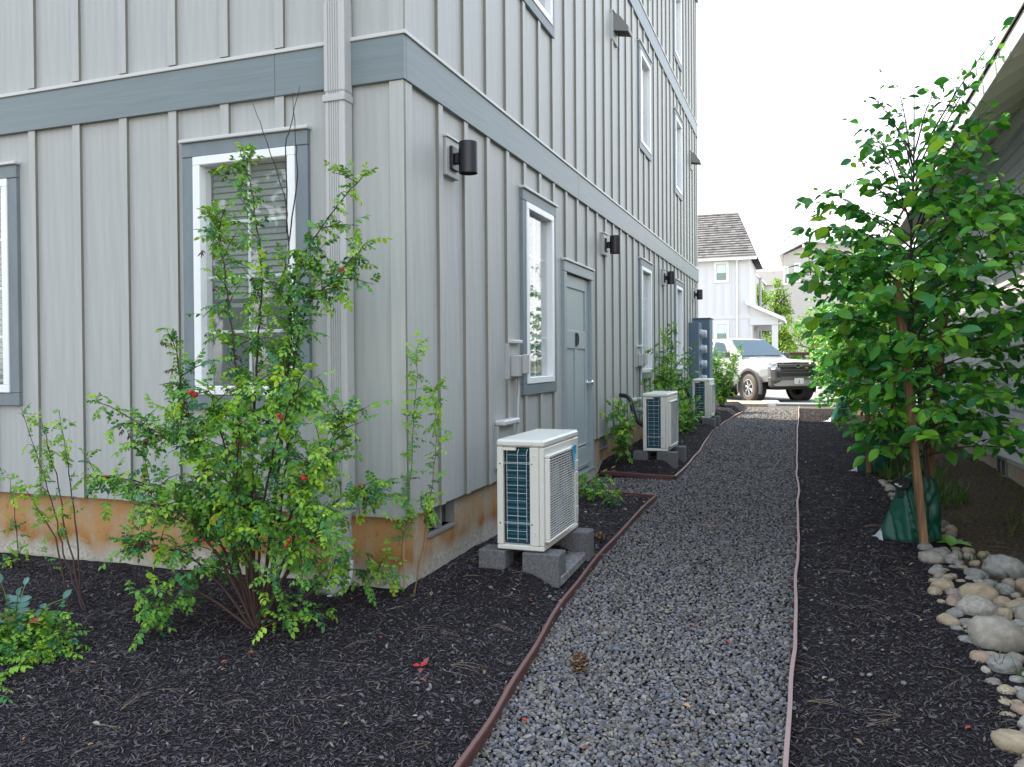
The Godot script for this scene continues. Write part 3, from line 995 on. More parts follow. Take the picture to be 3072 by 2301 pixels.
func cobble_mesh(k: int, res := 10) -> ArrayMesh:            # a river stone, worn round; about 1 across
	var r := RandomNumberGenerator.new()
	r.seed = 1300 + k
	var f := FastNoiseLite.new()
	f.seed = 70 + k
	f.frequency = 0.55
	f.fractal_octaves = 3
	var sx := 0.5
	var sy := 0.27 + 0.13 * r.randf()
	var sz := 0.33 + 0.13 * r.randf()
	var P := []
	var nu := res * 2
	for j in res + 1:
		var th := PI * j / res
		for i in nu + 1:
			var ph := TAU * (i % nu) / nu
			var d := V(sin(th) * cos(ph), cos(th), sin(th) * sin(ph))
			var q := V(signf(d.x) * pow(absf(d.x), 0.85), signf(d.y) * pow(absf(d.y), 0.9), signf(d.z) * pow(absf(d.z), 0.85))
			var m := 1.0 + 0.20 * f.get_noise_3d(d.x * 1.6, d.y * 1.6, d.z * 1.6) + 0.05 * f.get_noise_3d(d.x * 6.0, d.y * 6.0, d.z * 6.0)
			P.append(V(q.x * sx, q.y * sy, q.z * sz) * m)
	var mb := MB.new()
	mb.grid(nu, res, P)
	for j in res + 1:                                       # close the seam in the shading
		var a := j * (nu + 1)
		var nn := (mb.n[a] + mb.n[a + nu]).normalized()
		mb.n[a] = nn
		mb.n[a + nu] = nn
	for i in nu + 1:
		mb.n[i] = Y
		mb.n[res * (nu + 1) + i] = -Y
	for i in range(0, mb.k.size(), 3):                      # rows run downwards, so turn the faces outward
		pass
	var tmp := mb.n[(res / 2) * (nu + 1)]
	if tmp.dot(mb.v[(res / 2) * (nu + 1)]) < 0.0:
		for i in range(0, mb.k.size(), 3):
			var s := mb.k[i + 1]
			mb.k[i + 1] = mb.k[i + 2]
			mb.k[i + 2] = s
		for i in mb.n.size():
			mb.n[i] = -mb.n[i]
		for i in nu + 1:
			mb.n[i] = Y
			mb.n[res * (nu + 1) + i] = -Y
	return mb.mesh()

func rnd_basis(s: Vector3, tilt := 0.5) -> Basis:
	var b := Basis(Y, rng.randf() * TAU) * Basis(Vector3.RIGHT, (rng.randf() - 0.5) * 2.0 * tilt) * Basis(Vector3.BACK, (rng.randf() - 0.5) * 2.0 * tilt)
	return b.scaled_local(s)

func pebble_color() -> Color:
	var g := rng.randf_range(0.075, 0.225)
	var c := Color(g * 1.05, g * 0.985, g * 0.97)
	var q := rng.randf()
	if q < 0.15:
		c = Color(g * 1.15, g * 1.0, g * 0.76)
	elif q < 0.26:
		c = Color(g * 0.86, g * 0.92, g * 1.10)
	elif q < 0.29:
		c = Color(0.28, 0.265, 0.225)
	elif q < 0.42:
		c = Color(g * 0.6, g * 0.6, g * 0.63)
	return c

func build_ground() -> void:
	fn.seed = 4
	fn.frequency = 0.02
	fn.fractal_octaves = 3
	var eye := V(2.163, 1.401, 4.158)
	# far ground, reaching the horizon
	var P := []
	for z in [40.0, 10.0, 0.0, -5.0, -10.0, -16.8, -40.0, -400.0]:
		for x in [-300.0, -20.0, 0.0, 2.0, 5.0, 20.0, 300.0]:
			P.append(V(x, gy(z) - 0.03, z))
	var g := MB.new()
	g.grid(6, 7, P)
	struct("ground", g, M.ground)
	# beds, path, strip and soil
	var bed_a := struct("mulch_bed", sheet(-7.0, LEFT_EDGE, 4.4, -3.40, 130, 130, "bed"), M.mulch, "dark mulch bed around the building corner")
	var bed_b := struct("mulch_bed", sheet(-0.06, LEFT_EDGE, -4.60, -16.2, 30, 150, "bed"), M.mulch, "dark mulch bed along the wall beyond the door")
	var gp := struct("gravel_path", sheet(-0.06, RIGHT_EDGE, 4.4, -16.0, 40, 200, "path"), M.gravel_bed, "grey gravel path")
	var strip := struct("mulch_strip", sheet(RIGHT_EDGE, 3.1, 4.4, -16.0, 26, 220, "strip"), M.mulch, "dark mulch strip right of the path")
	struct("soil", sheet(2.84, 9.0, 4.4, -16.6, 60, 160, "soil"), M.soil, "bare brown soil beside the neighbouring house")
	# gravel: the stones that show largest are pieces of their own
	var meshes := []
	for i in 5:
		meshes.append(stone_mesh(i))
	var spots := []
	var z := 3.4
	while z > -16.0:
		var d0 := absf(4.158 - z) + 0.7
		var s := clampf(0.0085 + 0.0021 * d0, 0.0125, 0.046)
		var a := lerp_list(LEFT_EDGE, z)
		if z < -3.42 and z > -4.55:
			a = 0.0
		elif z < -14.2:
			a = 0.5
		var b := lerp_list(RIGHT_EDGE, z)
		var x := a
		while x < b:
			var q := V(clampf(x + (rng.randf() - 0.5) * s, a + 0.005, b - 0.005), 0, z + (rng.randf() - 0.5) * s)
			spots.append(q)
			if rng.randf() < 0.30:
				spots.append(q + V((rng.randf() - 0.5) * s, 0.006, (rng.randf() - 0.5) * s))
			x += s
		z -= s
	var xf := [[], [], [], [], []]
	var cs := [[], [], [], [], []]
	var near := []
	for q in spots:
		var size := rng.randf_range(0.010, 0.0225) * (1.3 if rng.randf() < 0.12 else 1.0)
		size = maxf(size, clampf(0.0085 + 0.0021 * (5.0 - q.z), 0.0125, 0.046) * 0.9)
		var y: float = gy(q.z) + 0.4 * lumps(q.x + 9.0, q.z) - 0.004 + q.y * 0.7 + rng.randf() * 0.005
		var t := Transform3D(rnd_basis(V(size, size, size), 0.6), V(q.x, y, q.z))
		var d: float = eye.distance_to(t.origin)
		var k := rng.randi() % 5
		# inside the picture: below the lower edge of the frame nothing shows
		if d > 2.28 and d < 2.9 and near.size() < 300 and size > 0.021 and q.x > 1.10:
			near.append([t, k])
			continue
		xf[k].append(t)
		cs[k].append(pebble_color() * lerpf(1.0, 0.72, smoothstep(0.5, -3.0, q.z) * (1.0 - smoothstep(-10.0, -16.0, q.z))))  # shade painted into the mid-path stones, fading out by the sunlit end
	var tones := []
	for c in [Color(0.16, 0.16, 0.168), Color(0.10, 0.10, 0.105), Color(0.21, 0.21, 0.215), Color(0.13, 0.145, 0.175), Color(0.21, 0.185, 0.14), Color(0.08, 0.08, 0.085)]:
		tones.append(mat(c, 0.85, 0.0, 0.35))
	for i in near.size():
		part(gp, "stone", meshes[near[i][1]], tones[rng.randi() % 6], near[i][0])
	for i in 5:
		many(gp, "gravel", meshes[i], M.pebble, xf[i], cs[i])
	# shredded bark on the beds
	var chips := []
	for i in 4:
		chips.append(chip_mesh(i))
	for bed in [[bed_a, "bed", 3.4, -3.38], [bed_b, "bed", -4.62, -14.8], [strip, "strip", 3.4, -15.0]]:
		var cx := [[], [], [], []]
		var cc := [[], [], [], []]
		var zz: float = bed[2]
		while zz > bed[3]:
			var dd := absf(4.158 - zz) + 0.6
			var s := clampf(0.0065 + 0.0024 * dd, 0.0125, 0.05)
			var a := -3.6
			var b := lerp_list(LEFT_EDGE, zz) - 0.012
			if bed[1] == "strip":
				a = lerp_list(RIGHT_EDGE, zz) + 0.014
				b = lerp_list(ROCK_LEFT, zz) + 0.07
			elif zz < 0.02:
				a = 0.0
			if bed[1] == "bed" and zz > 0.02:
				a = maxf(-3.6, 2.163 - (4.5 - zz) * 1.25)
			var x := a
			while x < b:
				var q := V(x + (rng.randf() - 0.5) * s, 0, zz + (rng.randf() - 0.5) * s)
				var y := (bed_y(q.x, q.z) if bed[1] == "bed" else strip_y(q.x, q.z)) + rng.randf() * 0.008
				var l := rng.randf_range(0.008, 0.028) * (1.0 + 0.06 * dd)
				var w := l * rng.randf_range(0.3, 1.1)
				var k := rng.randi() % 4
				cx[k].append(Transform3D(rnd_basis(V(l, l * 0.8, w), 0.55), V(q.x, y, q.z)))
				var v := rng.randf_range(0.020, 0.080)
				var c := Color(v * 1.08, v * 0.945, v * 1.06)
				var p := rng.randf()
				if p < 0.045:
					v = rng.randf_range(0.07, 0.22)
					c = Color(v, v * 0.93, v * 0.86)
				elif p < 0.15:
					c = Color(v * 2.0, v * 1.5, v * 1.2)
				elif p < 0.24:
					v = rng.randf_range(0.07, 0.12)
					c = Color(v, v * 0.97, v * 1.03)
				cc[k].append(c)
				x += s
			zz -= s
		for k in 4:
			many(bed[0], "mulch_chips", chips[k], M.chip, cx[k], cc[k])
	# fallen pine needles, in threes
	var nd := MB.new()
	for j in 3:
		var pts := PackedVector3Array()
		for i in 7:
			var f := i / 6.0
			pts.append(V(f, 0.03 + 0.10 * sin(f * PI) * (0.3 + 0.4 * j), (j - 1.0) * 0.28 * f + 0.16 * f * f))
		nd.tube(pts, PackedFloat32Array([0.006, 0.006, 0.006, 0.0055, 0.005, 0.004, 0.0015]), 3)
	var one := MB.new()
	var p1 := PackedVector3Array()
	for i in 9:
		var f := i / 8.0
		p1.append(V(f - 0.5, 0.03 + 0.03 * sin(f * 5.0), 0.15 * sin(f * 3.0)))
	one.tube(p1, PackedFloat32Array([0.007, 0.007, 0.007, 0.007, 0.0065, 0.006, 0.005, 0.004, 0.0015]), 3)
	var nx := [[], []]
	var nc := [[], []]
	for i in 760:
		var zc := 3.0 - pow(rng.randf(), 1.3) * 12.0
		var where := rng.randf()
		var x := 0.0
		var y := 0.0
		if where < 0.42:
			x = rng.randf_range(-2.6 if zc > 0.06 else 0.05, lerp_list(LEFT_EDGE, zc))
			y = bed_y(x, zc)
		elif where < 0.62:
			x = rng.randf_range(lerp_list(LEFT_EDGE, zc), lerp_list(RIGHT_EDGE, zc))
			y = gy(zc)
		else:
			x = rng.randf_range(2.1, 3.5)
			y = strip_y(x, zc)
		var k := 0 if rng.randf() < 0.35 else 1
		var l := rng.randf_range(0.07, 0.17)
		nx[k].append(Transform3D(rnd_basis(V(l, l, l * (rng.randf() - 0.5) * 2.4), 0.10), V(x, y + 0.013, zc)))
		var v := rng.randf_range(0.55, 1.15)
		nc[k].append(Color(0.30, 0.235, 0.165) * v)
	many(self, "pine_needles", nd.mesh(), M.needle, nx[0], nc[0]).set_meta("label", "fallen pine needles in bunches on mulch and gravel")
	many(self, "pine_needles", one.mesh(), M.needle, nx[1], nc[1]).set_meta("label", "single fallen pine needles on mulch and gravel")
	# bits of dead leaf and stray stones
	var lx := []
	var lc := []
	for i in 420:
		var zc := 2.6 - pow(rng.randf(), 1.2) * 9.0
		var x := rng.randf_range(-2.4 if zc > 0.06 else 0.05, 3.1)
		var y := 0.0
		if x < lerp_list(LEFT_EDGE, zc):
			y = bed_y(x, zc)
		elif x < lerp_list(RIGHT_EDGE, zc):
			y = gy(zc)
			if rng.randf() < 0.6:
				continue
		else:
			y = strip_y(x, zc)
		var s := rng.randf_range(0.010, 0.030)
		lx.append(Transform3D((Basis(Y, rng.randf() * TAU) * Basis(Vector3.RIGHT, -PI / 2.0 + rng.randf_range(-0.5, 0.5))).scaled_local(V(s, s, s)), V(x, y + 0.014, zc)))
		lc.append([Color(0.22, 0.13, 0.06), Color(0.30, 0.22, 0.13), Color(0.26, 0.055, 0.03), Color(0.16, 0.11, 0.07), Color(0.36, 0.32, 0.25)][rng.randi() % 5] * rng.randf_range(0.6, 1.3))
	many(self, "leaf_litter", leaf_mesh(0.7, 0.4, 0.3, 0.9, 1.0), M.needle, lx, lc).set_meta("label", "small scraps of dead leaves on mulch and gravel")
	var sx := []
	var scs := []
	for i in 260:
		var zc := 2.4 - pow(rng.randf(), 1.2) * 9.0
		var left := rng.randf() < 0.5
		var x := lerp_list(LEFT_EDGE, zc) - pow(rng.randf(), 2.0) * 0.5 if left else lerp_list(RIGHT_EDGE, zc) + pow(rng.randf(), 2.0) * 0.5
		if zc < -3.3 and left:
			continue
		var s := rng.randf_range(0.010, 0.021)
		sx.append(Transform3D(rnd_basis(V(s, s, s), 0.5), V(x, (bed_y(x, zc) if left else strip_y(x, zc)) + 0.01, zc)))
		scs.append(pebble_color())
	many(self, "stray_gravel", meshes[2], M.pebble, sx, scs).set_meta("label", "stray gravel stones kicked onto the mulch")
	# walk, kerb and lot at the end of the path
	var w := MB.new()
	w.cbox(V(-12.0, -0.2, -18.3), V(1.25, 0.245, -16.95), 0.015)
	struct("walkway", w, M.slab, "cream concrete walk at the end of the path")
	var kb := MB.new()
	kb.cbox(V(1.45, -0.2, -17.75), V(30.0, 0.235, -17.35), 0.02)
	struct("kerb", kb, M.kerb, "blue grey concrete kerb")
	var ke := MB.new()
	ke.ring(V(1.32, 0.12, -17.55), Y, [[0.24, 0.0], [0.24, 0.12], [0.19, 0.17], [0.0, 0.18]], 20)
	struct("kerb_end", ke, M.white, "pale rounded end of the kerb")
	var bounce_mb := MB.new()  # pale sheet added out of view to bounce sunlight onto the left facade
	bounce_mb.quad(V(-60, 0.01, 40), V(30, 0.01, 40), V(30, 0.01, 6.5), V(-60, 0.01, 6.5))
	struct("bounce_sheet", bounce_mb, M.bounce_sheet, "unseen pale sheet added behind the viewer to bounce light onto the left facade")
	var lot := MB.new()
	lot.quad(V(-60, 0.165, -18.2), V(60, 0.165, -18.2), V(60, 0.165, -70), V(-60, 0.165, -70))
	lot.quad(V(1.3, 0.165, -17.6), V(60, 0.165, -17.6), V(60, 0.165, -18.2), V(1.3, 0.165, -18.2))
	struct("parking_lot", lot, M.lot, "pale sunlit parking lot")

func strip_edge(name_: String, label: String, pts: PackedVector3Array, tabs: Array, side: float, pale := true) -> void:
	var e := thing(name_, label, "path edging", pts[0])
	var o := pts[0]
	var body := MB.new()
	var topm := MB.new()
	for i in pts.size() - 1:
		var a := pts[i] - o
		var b := pts[i + 1] - o
		var d := (b - a).normalized()
		var r := d.cross(Y).normalized() * 0.0065
		body.quad(a - r - Y * 0.09, b - r - Y * 0.09, b - r, a - r)
		body.quad(b + r - Y * 0.09, a + r - Y * 0.09, a + r, b + r)
		var f := r * 1.25
		topm.quad(a + f + Y * 0.004, a - f + Y * 0.004, b - f + Y * 0.004, b + f + Y * 0.004)
		topm.quad(a - f - Y * 0.006, b - f - Y * 0.006, b - f + Y * 0.004, a - f + Y * 0.004)
		topm.quad(b + f - Y * 0.006, a + f - Y * 0.006, a + f + Y * 0.004, b + f + Y * 0.004)
	part(e, "strip", body, M.edging)
	part(e, "worn_top", topm, M.edging_top if pale else M.edging_brown)
	for t in tabs:
		var i := clampi(int(t * (pts.size() - 1)), 0, pts.size() - 2)
		var d := (pts[i + 1] - pts[i]).normalized()
		var r := d.cross(Y).normalized() * side
		var tb := MB.new()
		tb.cbox(V(-0.02, -0.05, 0.006), V(0.02, -0.004, 0.022), 0.003, Basis(d, Y, r), pts[i] - o)
		part(e, "stake", tb, M.edging)

func edge_pts(list: Array, z0: float, z1: float, m: int, rise: float, wob: float) -> PackedVector3Array:
	var ctl := PackedVector3Array()
	for q in list:
		if q[0] <= z0 + 1e-3 and q[0] >= z1 - 1e-3:
			ctl.append(V(q[1], 0, q[0]))
	var p := smooth_path(ctl, m)
	for i in p.size():
		p[i].x += wob * sin(i * 0.37) * sin(i * 0.11 + 1.0)
		p[i].y = gy(p[i].z) + rise + 0.005 * sin(i * 0.5)
	return p

func build_edging() -> void:
	var l1 := edge_pts(LEFT_EDGE, 3.2, -3.36, 70, 0.045, 0.006)
	strip_edge("path_edging", "brown edging strip along the near left side of the gravel path", l1, [0.36, 0.52], -1.0, false)
	strip_edge("path_edging", "short brown edging strip across the gravel behind the nearest outdoor unit", PackedVector3Array([V(0.845, gy(-3.4) + 0.042, -3.385), V(0.6, gy(-3.4) + 0.05, -3.40), V(0.3, gy(-3.4) + 0.05, -3.43), V(0.02, gy(-3.4) + 0.05, -3.45)]), [], 1.0, false)
	strip_edge("path_edging", "brown edging strip across the mulch in front of the middle outdoor unit", PackedVector3Array([V(0.01, gy(-4.6) + 0.055, -4.66), V(0.3, gy(-4.6) + 0.053, -4.62), V(0.6, gy(-4.6) + 0.045, -4.60), V(0.845, gy(-4.6) + 0.045, -4.585)]), [], 1.0, false)
	strip_edge("path_edging", "pale curving edging strip on the far left side of the gravel path", edge_pts(LEFT_EDGE, -4.57, -14.2, 70, 0.045, 0.012), [], -1.0)
	strip_edge("path_edging", "wavy brown edging strip along the right side of the gravel path", edge_pts(RIGHT_EDGE, 3.2, -16.1, 190, 0.045, 0.004), [0.17, 0.21, 0.235, 0.265, 0.30, 0.33, 0.35, 0.38, 0.40, 0.42, 0.45, 0.48, 0.51, 0.54], -1.0)

# ------------------------------------------------------------------ outdoor units on their blocks
func unit_proto() -> Node3D:
	# origin: bottom centre; long side along z, fan side towards +x; 0.29 deep, 0.75 wide, 0.645 high
	var u := Node3D.new()
	var hx := 0.145
	var hz := 0.377
	var H := 0.645
	var back := MB.new()
	back.cbox(V(-hx, 0.0, -hz), V(-hx + 0.02, H - 0.012, hz - 0.03), 0.004)
	part(u, "back_panel", back, M.unit)
	var front := MB.new()
	front.cbox(V(hx - 0.03, 0.03, -hz), V(hx, H - 0.045, hz), 0.006)
	part(u, "front_panel", front, M.unit)
	var lid := MB.new()
	lid.cbox(V(-hx - 0.003, H - 0.043, -hz - 0.003), V(hx + 0.003, H, hz + 0.003), 0.012)
	part(u, "lid", lid, M.unit)
	var base := MB.new()
	base.cbox(V(-hx, 0.0, -hz + 0.002), V(hx, 0.029, hz - 0.002), 0.006)
	part(u, "base_pan", base, M.unit)
	# near end: two posts with the coil between them
	for q in [[-hx + 0.001, -hx + 0.040], [hx - 0.086, hx - 0.031]]:
		var po := MB.new()
		po.cbox(V(q[0], 0.03, hz - 0.028), V(q[1], H - 0.044, hz), 0.004)
		part(u, "corner_post", po, M.unit)
	var far_end := MB.new()
	far_end.cbox(V(-hx + 0.021, 0.03, -hz + 0.001), V(hx - 0.031, H - 0.044, -hz + 0.02), 0.004)
	part(u, "end_panel", far_end, M.unit)
	var c0 := -hx + 0.041
	var c1 := hx - 0.087
	var sb := MB.new()
	sb.box(V(c0, 0.031, hz - 0.06), V(c1, H - 0.045, hz - 0.05))
	var coil := part(u, "coil", sb, M.coil_dark)
	var y := 0.05
	while y < H - 0.06:
		var f := MB.new()
		f.cbox(V(c0 + 0.001, y, hz - 0.051), V(c1 - 0.001, y + 0.012, hz - 0.042), 0.003)
		part(coil, "fin_row", f, M.coil)
		y += 0.0265
	var gd := MB.new()
	for x in [c0 + 0.018, (c0 + c1) / 2.0 + 0.004, c1 - 0.022]:
		gd.cyl(V(x, 0.05, hz - 0.014), V(x, H - 0.075, hz - 0.014), 0.0014, 6)
		gd.cyl(V(x, H - 0.075, hz - 0.014), V(x + 0.006, H - 0.055, hz - 0.022), 0.0019, 6)
	y = 0.065
	while y < H - 0.08:
		gd.cyl(V(c0 + 0.018, y, hz - 0.012), V(c1 - 0.022, y, hz - 0.012), 0.0012, 6)
		y += 0.0445
	for yy in [0.155, 0.505]:
		for o in [0.0, 0.007]:
			gd.cyl(V(c0 - 0.012, yy + o, hz - 0.004), V(c1 + 0.010, yy + o, hz - 0.004), 0.0013, 6)
	part(u, "wire_guard", gd, M.wire)
	for q in [[-hx + 0.022, 0.155], [-hx + 0.022, 0.505], [hx - 0.072, 0.155], [hx - 0.072, 0.505], [-hx + 0.03, H - 0.03], [hx - 0.07, H - 0.03]]:
		var s := MB.new()
		s.ring(V(q[0], q[1], hz), Vector3.BACK, [[0.006, 0.0], [0.005, 0.003], [0.0, 0.003]], 10)
		part(u, "screw", s, M.chrome)
	for yy in [0.10, 0.545]:
		var d := MB.new()
		d.ring(V(hx - 0.058, yy, hz), Vector3.BACK, [[0.011, 0.0], [0.010, 0.004], [0.007, 0.0015], [0.0, 0.0012]], 14)
		part(u, "dimple", d, M.unit)
	var lab := MB.new()
	lab.cbox(V(c0 - 0.002, H - 0.064, hz - 0.02), V(c0 + 0.078, H - 0.046, hz + 0.002), 0.003)
	part(u, "clip", lab, M.unit)
	# fan side: raised grille over the left three quarters
	var z1 := hz - 0.018
	var z0 := -hz + 0.17
	var g0 := 0.05
	var g1 := H - 0.085
	var bz := MB.new()
	for q in [[z0, z1, g1 - 0.022, g1], [z0, z1, g0, g0 + 0.016], [z1 - 0.024, z1, g0 + 0.016, g1 - 0.022], [z0, z0 + 0.012, g0 + 0.016, g1 - 0.022]]:
		bz.cbox(V(hx - 0.002, q[2], q[0]), V(hx + 0.030, q[3], q[1]), 0.006)
	var gr := part(u, "grille_frame", bz, M.unit)
	var fan_back := MB.new()
	fan_back.quad(V(hx + 0.001, g0 + 0.016, z1 - 0.024), V(hx + 0.001, g0 + 0.016, z0 + 0.012), V(hx + 0.001, g1 - 0.022, z0 + 0.012), V(hx + 0.001, g1 - 0.022, z1 - 0.024))
	part(gr, "fan_opening", fan_back, M.dark)
	var fan := MB.new()
	for i in 3:
		for j in 6:
			var a0 := TAU * i / 3.0 + j * 0.22
			var a1 := a0 + 0.22
			var ctr := V(hx + 0.006, (g0 + g1) / 2.0, (z0 + z1) / 2.0)
			var p := func(a: float, r: float) -> Vector3: return ctr + V(0.004 * j / 6.0, sin(a) * r, cos(a) * r)
			fan.quad(p.call(a0, 0.05), p.call(a0, 0.2), p.call(a1, 0.2), p.call(a1, 0.05))
	part(gr, "fan", fan, M.pipe)
	var sl := MB.new()
	y = g0 + 0.024
	while y < g1 - 0.026:
		sl.box(V(hx + 0.019, y, z0 + 0.010), V(hx + 0.027, y + 0.0055, z1 - 0.022))
		y += 0.0150
	for i in 9:
		var zz := lerpf(z0 + 0.03, z1 - 0.045, i / 8.0)
		sl.box(V(hx + 0.016, g0 + 0.014, zz - 0.0016), V(hx + 0.0185, g1 - 0.02, zz + 0.0016))
	var sp := part(gr, "grille", sl, M.wire)
	sp.set_meta("kind", "stuff")
	# service cover with ribs, and the blue corner mark
	for i in 5:
		var rb := MB.new()
		rb.cbox(V(hx - 0.002, 0.08 + 0.075 * i, -hz + 0.012), V(hx + 0.004, 0.148 + 0.075 * i, z0 - 0.012), 0.003)
		part(u, "cover_rib", rb, M.unit)
	var lg := MB.new()
	var mz := z0 + 0.06
	var fx := hx + 0.0325
	lg.poly([V(fx, g1 + 0.003, mz + 0.035), V(fx, g1 + 0.003, mz - 0.065), V(fx, g1 - 0.175, mz - 0.02)], V(0, 0.4, 0))
	lg.poly([V(fx, g1 + 0.003, mz + 0.035), V(fx, g1 + 0.003, mz - 0.065), V(hx + 0.028, g1 + 0.003, mz - 0.065), V(hx + 0.028, g1 + 0.003, mz + 0.035)], V(hx, 0.3, 0))
	part(gr, "corner_mark", lg, M.logo_light)
	var lg2 := MB.new()
	lg2.poly([V(fx + 0.0015, g1 + 0.001, mz + 0.012), V(fx + 0.0015, g1 + 0.001, mz - 0.064), V(fx + 0.0015, g1 - 0.055, mz - 0.05), V(fx + 0.0015, g1 - 0.03, mz)], V(0, 0.4, 0))
	part(gr, "corner_mark", lg2, M.logo)
	return u

func build_units() -> void:
	var proto := unit_proto()
	var who := ["nearest white outdoor heat pump unit with blue corner mark, on concrete blocks", "middle white outdoor heat pump unit, half covered by green shrubs", "farthest white outdoor heat pump unit, beside the dark blue meter cabinets"]
	var where := [[0.60, 0.285, -0.652], [0.545, 0.33, -5.50], [0.49, 0.37, -10.28]]
	for i in 3:
		var u: Node3D = proto if i == 0 else proto.duplicate()
		u.name = called("heat_pump_unit")
		add_child(u, true)
		u.position = V(where[i][0], where[i][1], where[i][2])
		if i > 0:
			u.scale = V(1.0, 1.03, 1.0)
		tag(u, who[i], "heat pump", "outdoor heat pump units along the wall")
		var base: Vector3 = u.position
		var names := ["left front", "right front", "right rear", "left rear"]
		var j := 0
		for q in [[-0.145, 0.315], [0.105, 0.315], [0.115, -0.315], [-0.145, -0.315]]:
			var hxl := 0.085 if q[0] < 0 else 0.112
			var bl := MB.new()
			bl.cbox(V(-hxl, -0.2, -0.075), V(hxl, -0.008, 0.075), 0.006)
			single("concrete_block", bl, M.block, "grey concrete block under the %s corner of the %s outdoor unit" % [names[j], ["nearest", "middle", "farthest"][i]], "concrete block", Transform3D(Basis(Y, 0.02 * (j - 1)), base + V(q[0] + (0.02 if q[0] > 0 else -0.03), 0, q[1])), "concrete blocks under the outdoor units")
			j += 1
		if i == 0:
			var pv := MB.new()
			pv.cbox(V(-0.22, -0.06, -0.35), V(0.205, 0.0, 0.395), 0.01)
			single("concrete_paver", pv, M.paver, "pale concrete slab half buried in mulch under the nearest outdoor unit", "concrete slab", Transform3D(Basis(Y, 0.03), V(0.63, 0.150, -0.68)))
		# hose from the wall to the unit
		var hs := MB.new()
		hs.tube(smooth_path(path3([0.03, base.y + 0.62, base.z - 0.1, 0.16, base.y + 0.58, base.z - 0.05, 0.24, base.y + 0.34, base.z - 0.02, base.x - 0.14, base.y + 0.22, base.z]), 16), PackedFloat32Array([0.028]), 10)
		if i > 0:
			single("refrigerant_hose", hs, M.black, "black insulated hose between the wall and the %s outdoor unit" % ["nearest", "middle", "farthest"][i], "hose")

# ------------------------------------------------------------------ plants
func leaf_mesh(w := 0.6, fold := 0.22, droop := 0.25, tip := 0.9, wave := 0.0) -> ArrayMesh:
	# a broad leaf, 1 long along +y, its upper face towards +z
	var mb := MB.new()
	var ts := [0.0, 0.13, 0.32, 0.55, 0.78, 0.93, 1.0]
	var ws := [0.05, 0.52, 0.92, 1.0, 0.72 * tip, 0.33 * tip, 0.02]
	var P := []
	for i in ts.size():
		var t: float = ts[i]
		var hw: float = ws[i] * w * 0.5
		var z := -droop * t * t
		var c := fold * hw + wave * sin(t * 9.0) * 0.03
		P.append(V(-hw, t - 0.02, z + c))
		P.append(V(-hw * 0.5, t, z + c * 0.35))
		P.append(V(0, t + 0.01, z))
		P.append(V(hw * 0.5, t, z + c * 0.35))
		P.append(V(hw, t - 0.02, z + c - wave * 0.03))
	mb.grid(4, ts.size() - 1, P)
	var st := PackedVector3Array([V(0, -0.22, 0.02), V(0, 0.02, 0.0)])
	mb.tube(st, PackedFloat32Array([0.012, 0.016]), 3, false)
	return mb.mesh()

func spray_mesh(k: int, leaflets := 7, lw := 0.62) -> ArrayMesh:
	# a pinnate leaf, about 1 long along +y: paired oval leaflets that hang a little from the stalk
	var r := RandomNumberGenerator.new()
	r.seed = 2000 + k
	var mb := MB.new()
	var pairs := leaflets / 2
	var st := PackedVector3Array()
	for i in 5:
		var t := i / 4.0
		st.append(V(0, t, 0.10 * sin(t * PI) - 0.18 * t * t))
	mb.tube(st, PackedFloat32Array([0.018, 0.015, 0.012, 0.01, 0.006]), 3, false)
	for i in leaflets:
		var last := i == leaflets - 1
		var pr := i / 2
		var t := 1.0 if last else lerpf(0.30, 0.86, float(pr) / maxf(1.0, pairs - 1.0))
		var o := V(0, t * 0.98, 0.10 * sin(t * PI) - 0.18 * t * t)
		var side := 0.0 if last else (1.0 if i % 2 == 0 else -1.0)
		var l := r.randf_range(0.34, 0.46)
		var a := side * (1.15 + 0.25 * (r.randf() - 0.5))
		var dir := V(sin(a), cos(a), -0.30 - 0.35 * r.randf()).normalized()
		var across := dir.cross(V(0, 0, 1)).normalized()
		var up := across.cross(dir)
		var hw := l * lw * 0.5
		var f := hw * 0.35
		var p := [o, o + dir * l * 0.38 - across * hw + up * f, o + dir * l * 0.38, o + dir * l * 0.38 + across * hw + up * f, o + dir * l * 0.75 - across * hw * 0.78 + up * f * 0.7 - up * 0.03, o + dir * l * 0.75 - up * 0.03, o + dir * l * 0.75 + across * hw * 0.78 + up * f * 0.7 - up * 0.03, o + dir * l - up * 0.07]
		for q in [[0, 2, 1], [0, 3, 2], [1, 5, 4], [1, 2, 5], [2, 6, 5], [2, 3, 6], [4, 5, 7], [5, 6, 7]]:
			mb.tri(p[q[0]], p[q[2]], p[q[1]])
	return mb.mesh()

func leaf_xf(pos: Vector3, dir: Vector3, up: Vector3, size: float, roll := 0.0) -> Transform3D:
	var y := dir.normalized()
	var z := (up - y * up.dot(y))
	z = z.normalized() if z.length_squared() > 1e-6 else y.cross(Vector3.RIGHT).normalized()
	var x := y.cross(z)
	var b := Basis(x, y, z) * Basis(Y, roll)
	return Transform3D(b.scaled_local(Vector3.ONE * size), pos)

func rdir() -> Vector3:
	var a := rng.randf() * TAU
	var h := rng.randf() * 2.0 - 1.0
	var r := sqrt(1.0 - h * h)
	return V(cos(a) * r, h, sin(a) * r)

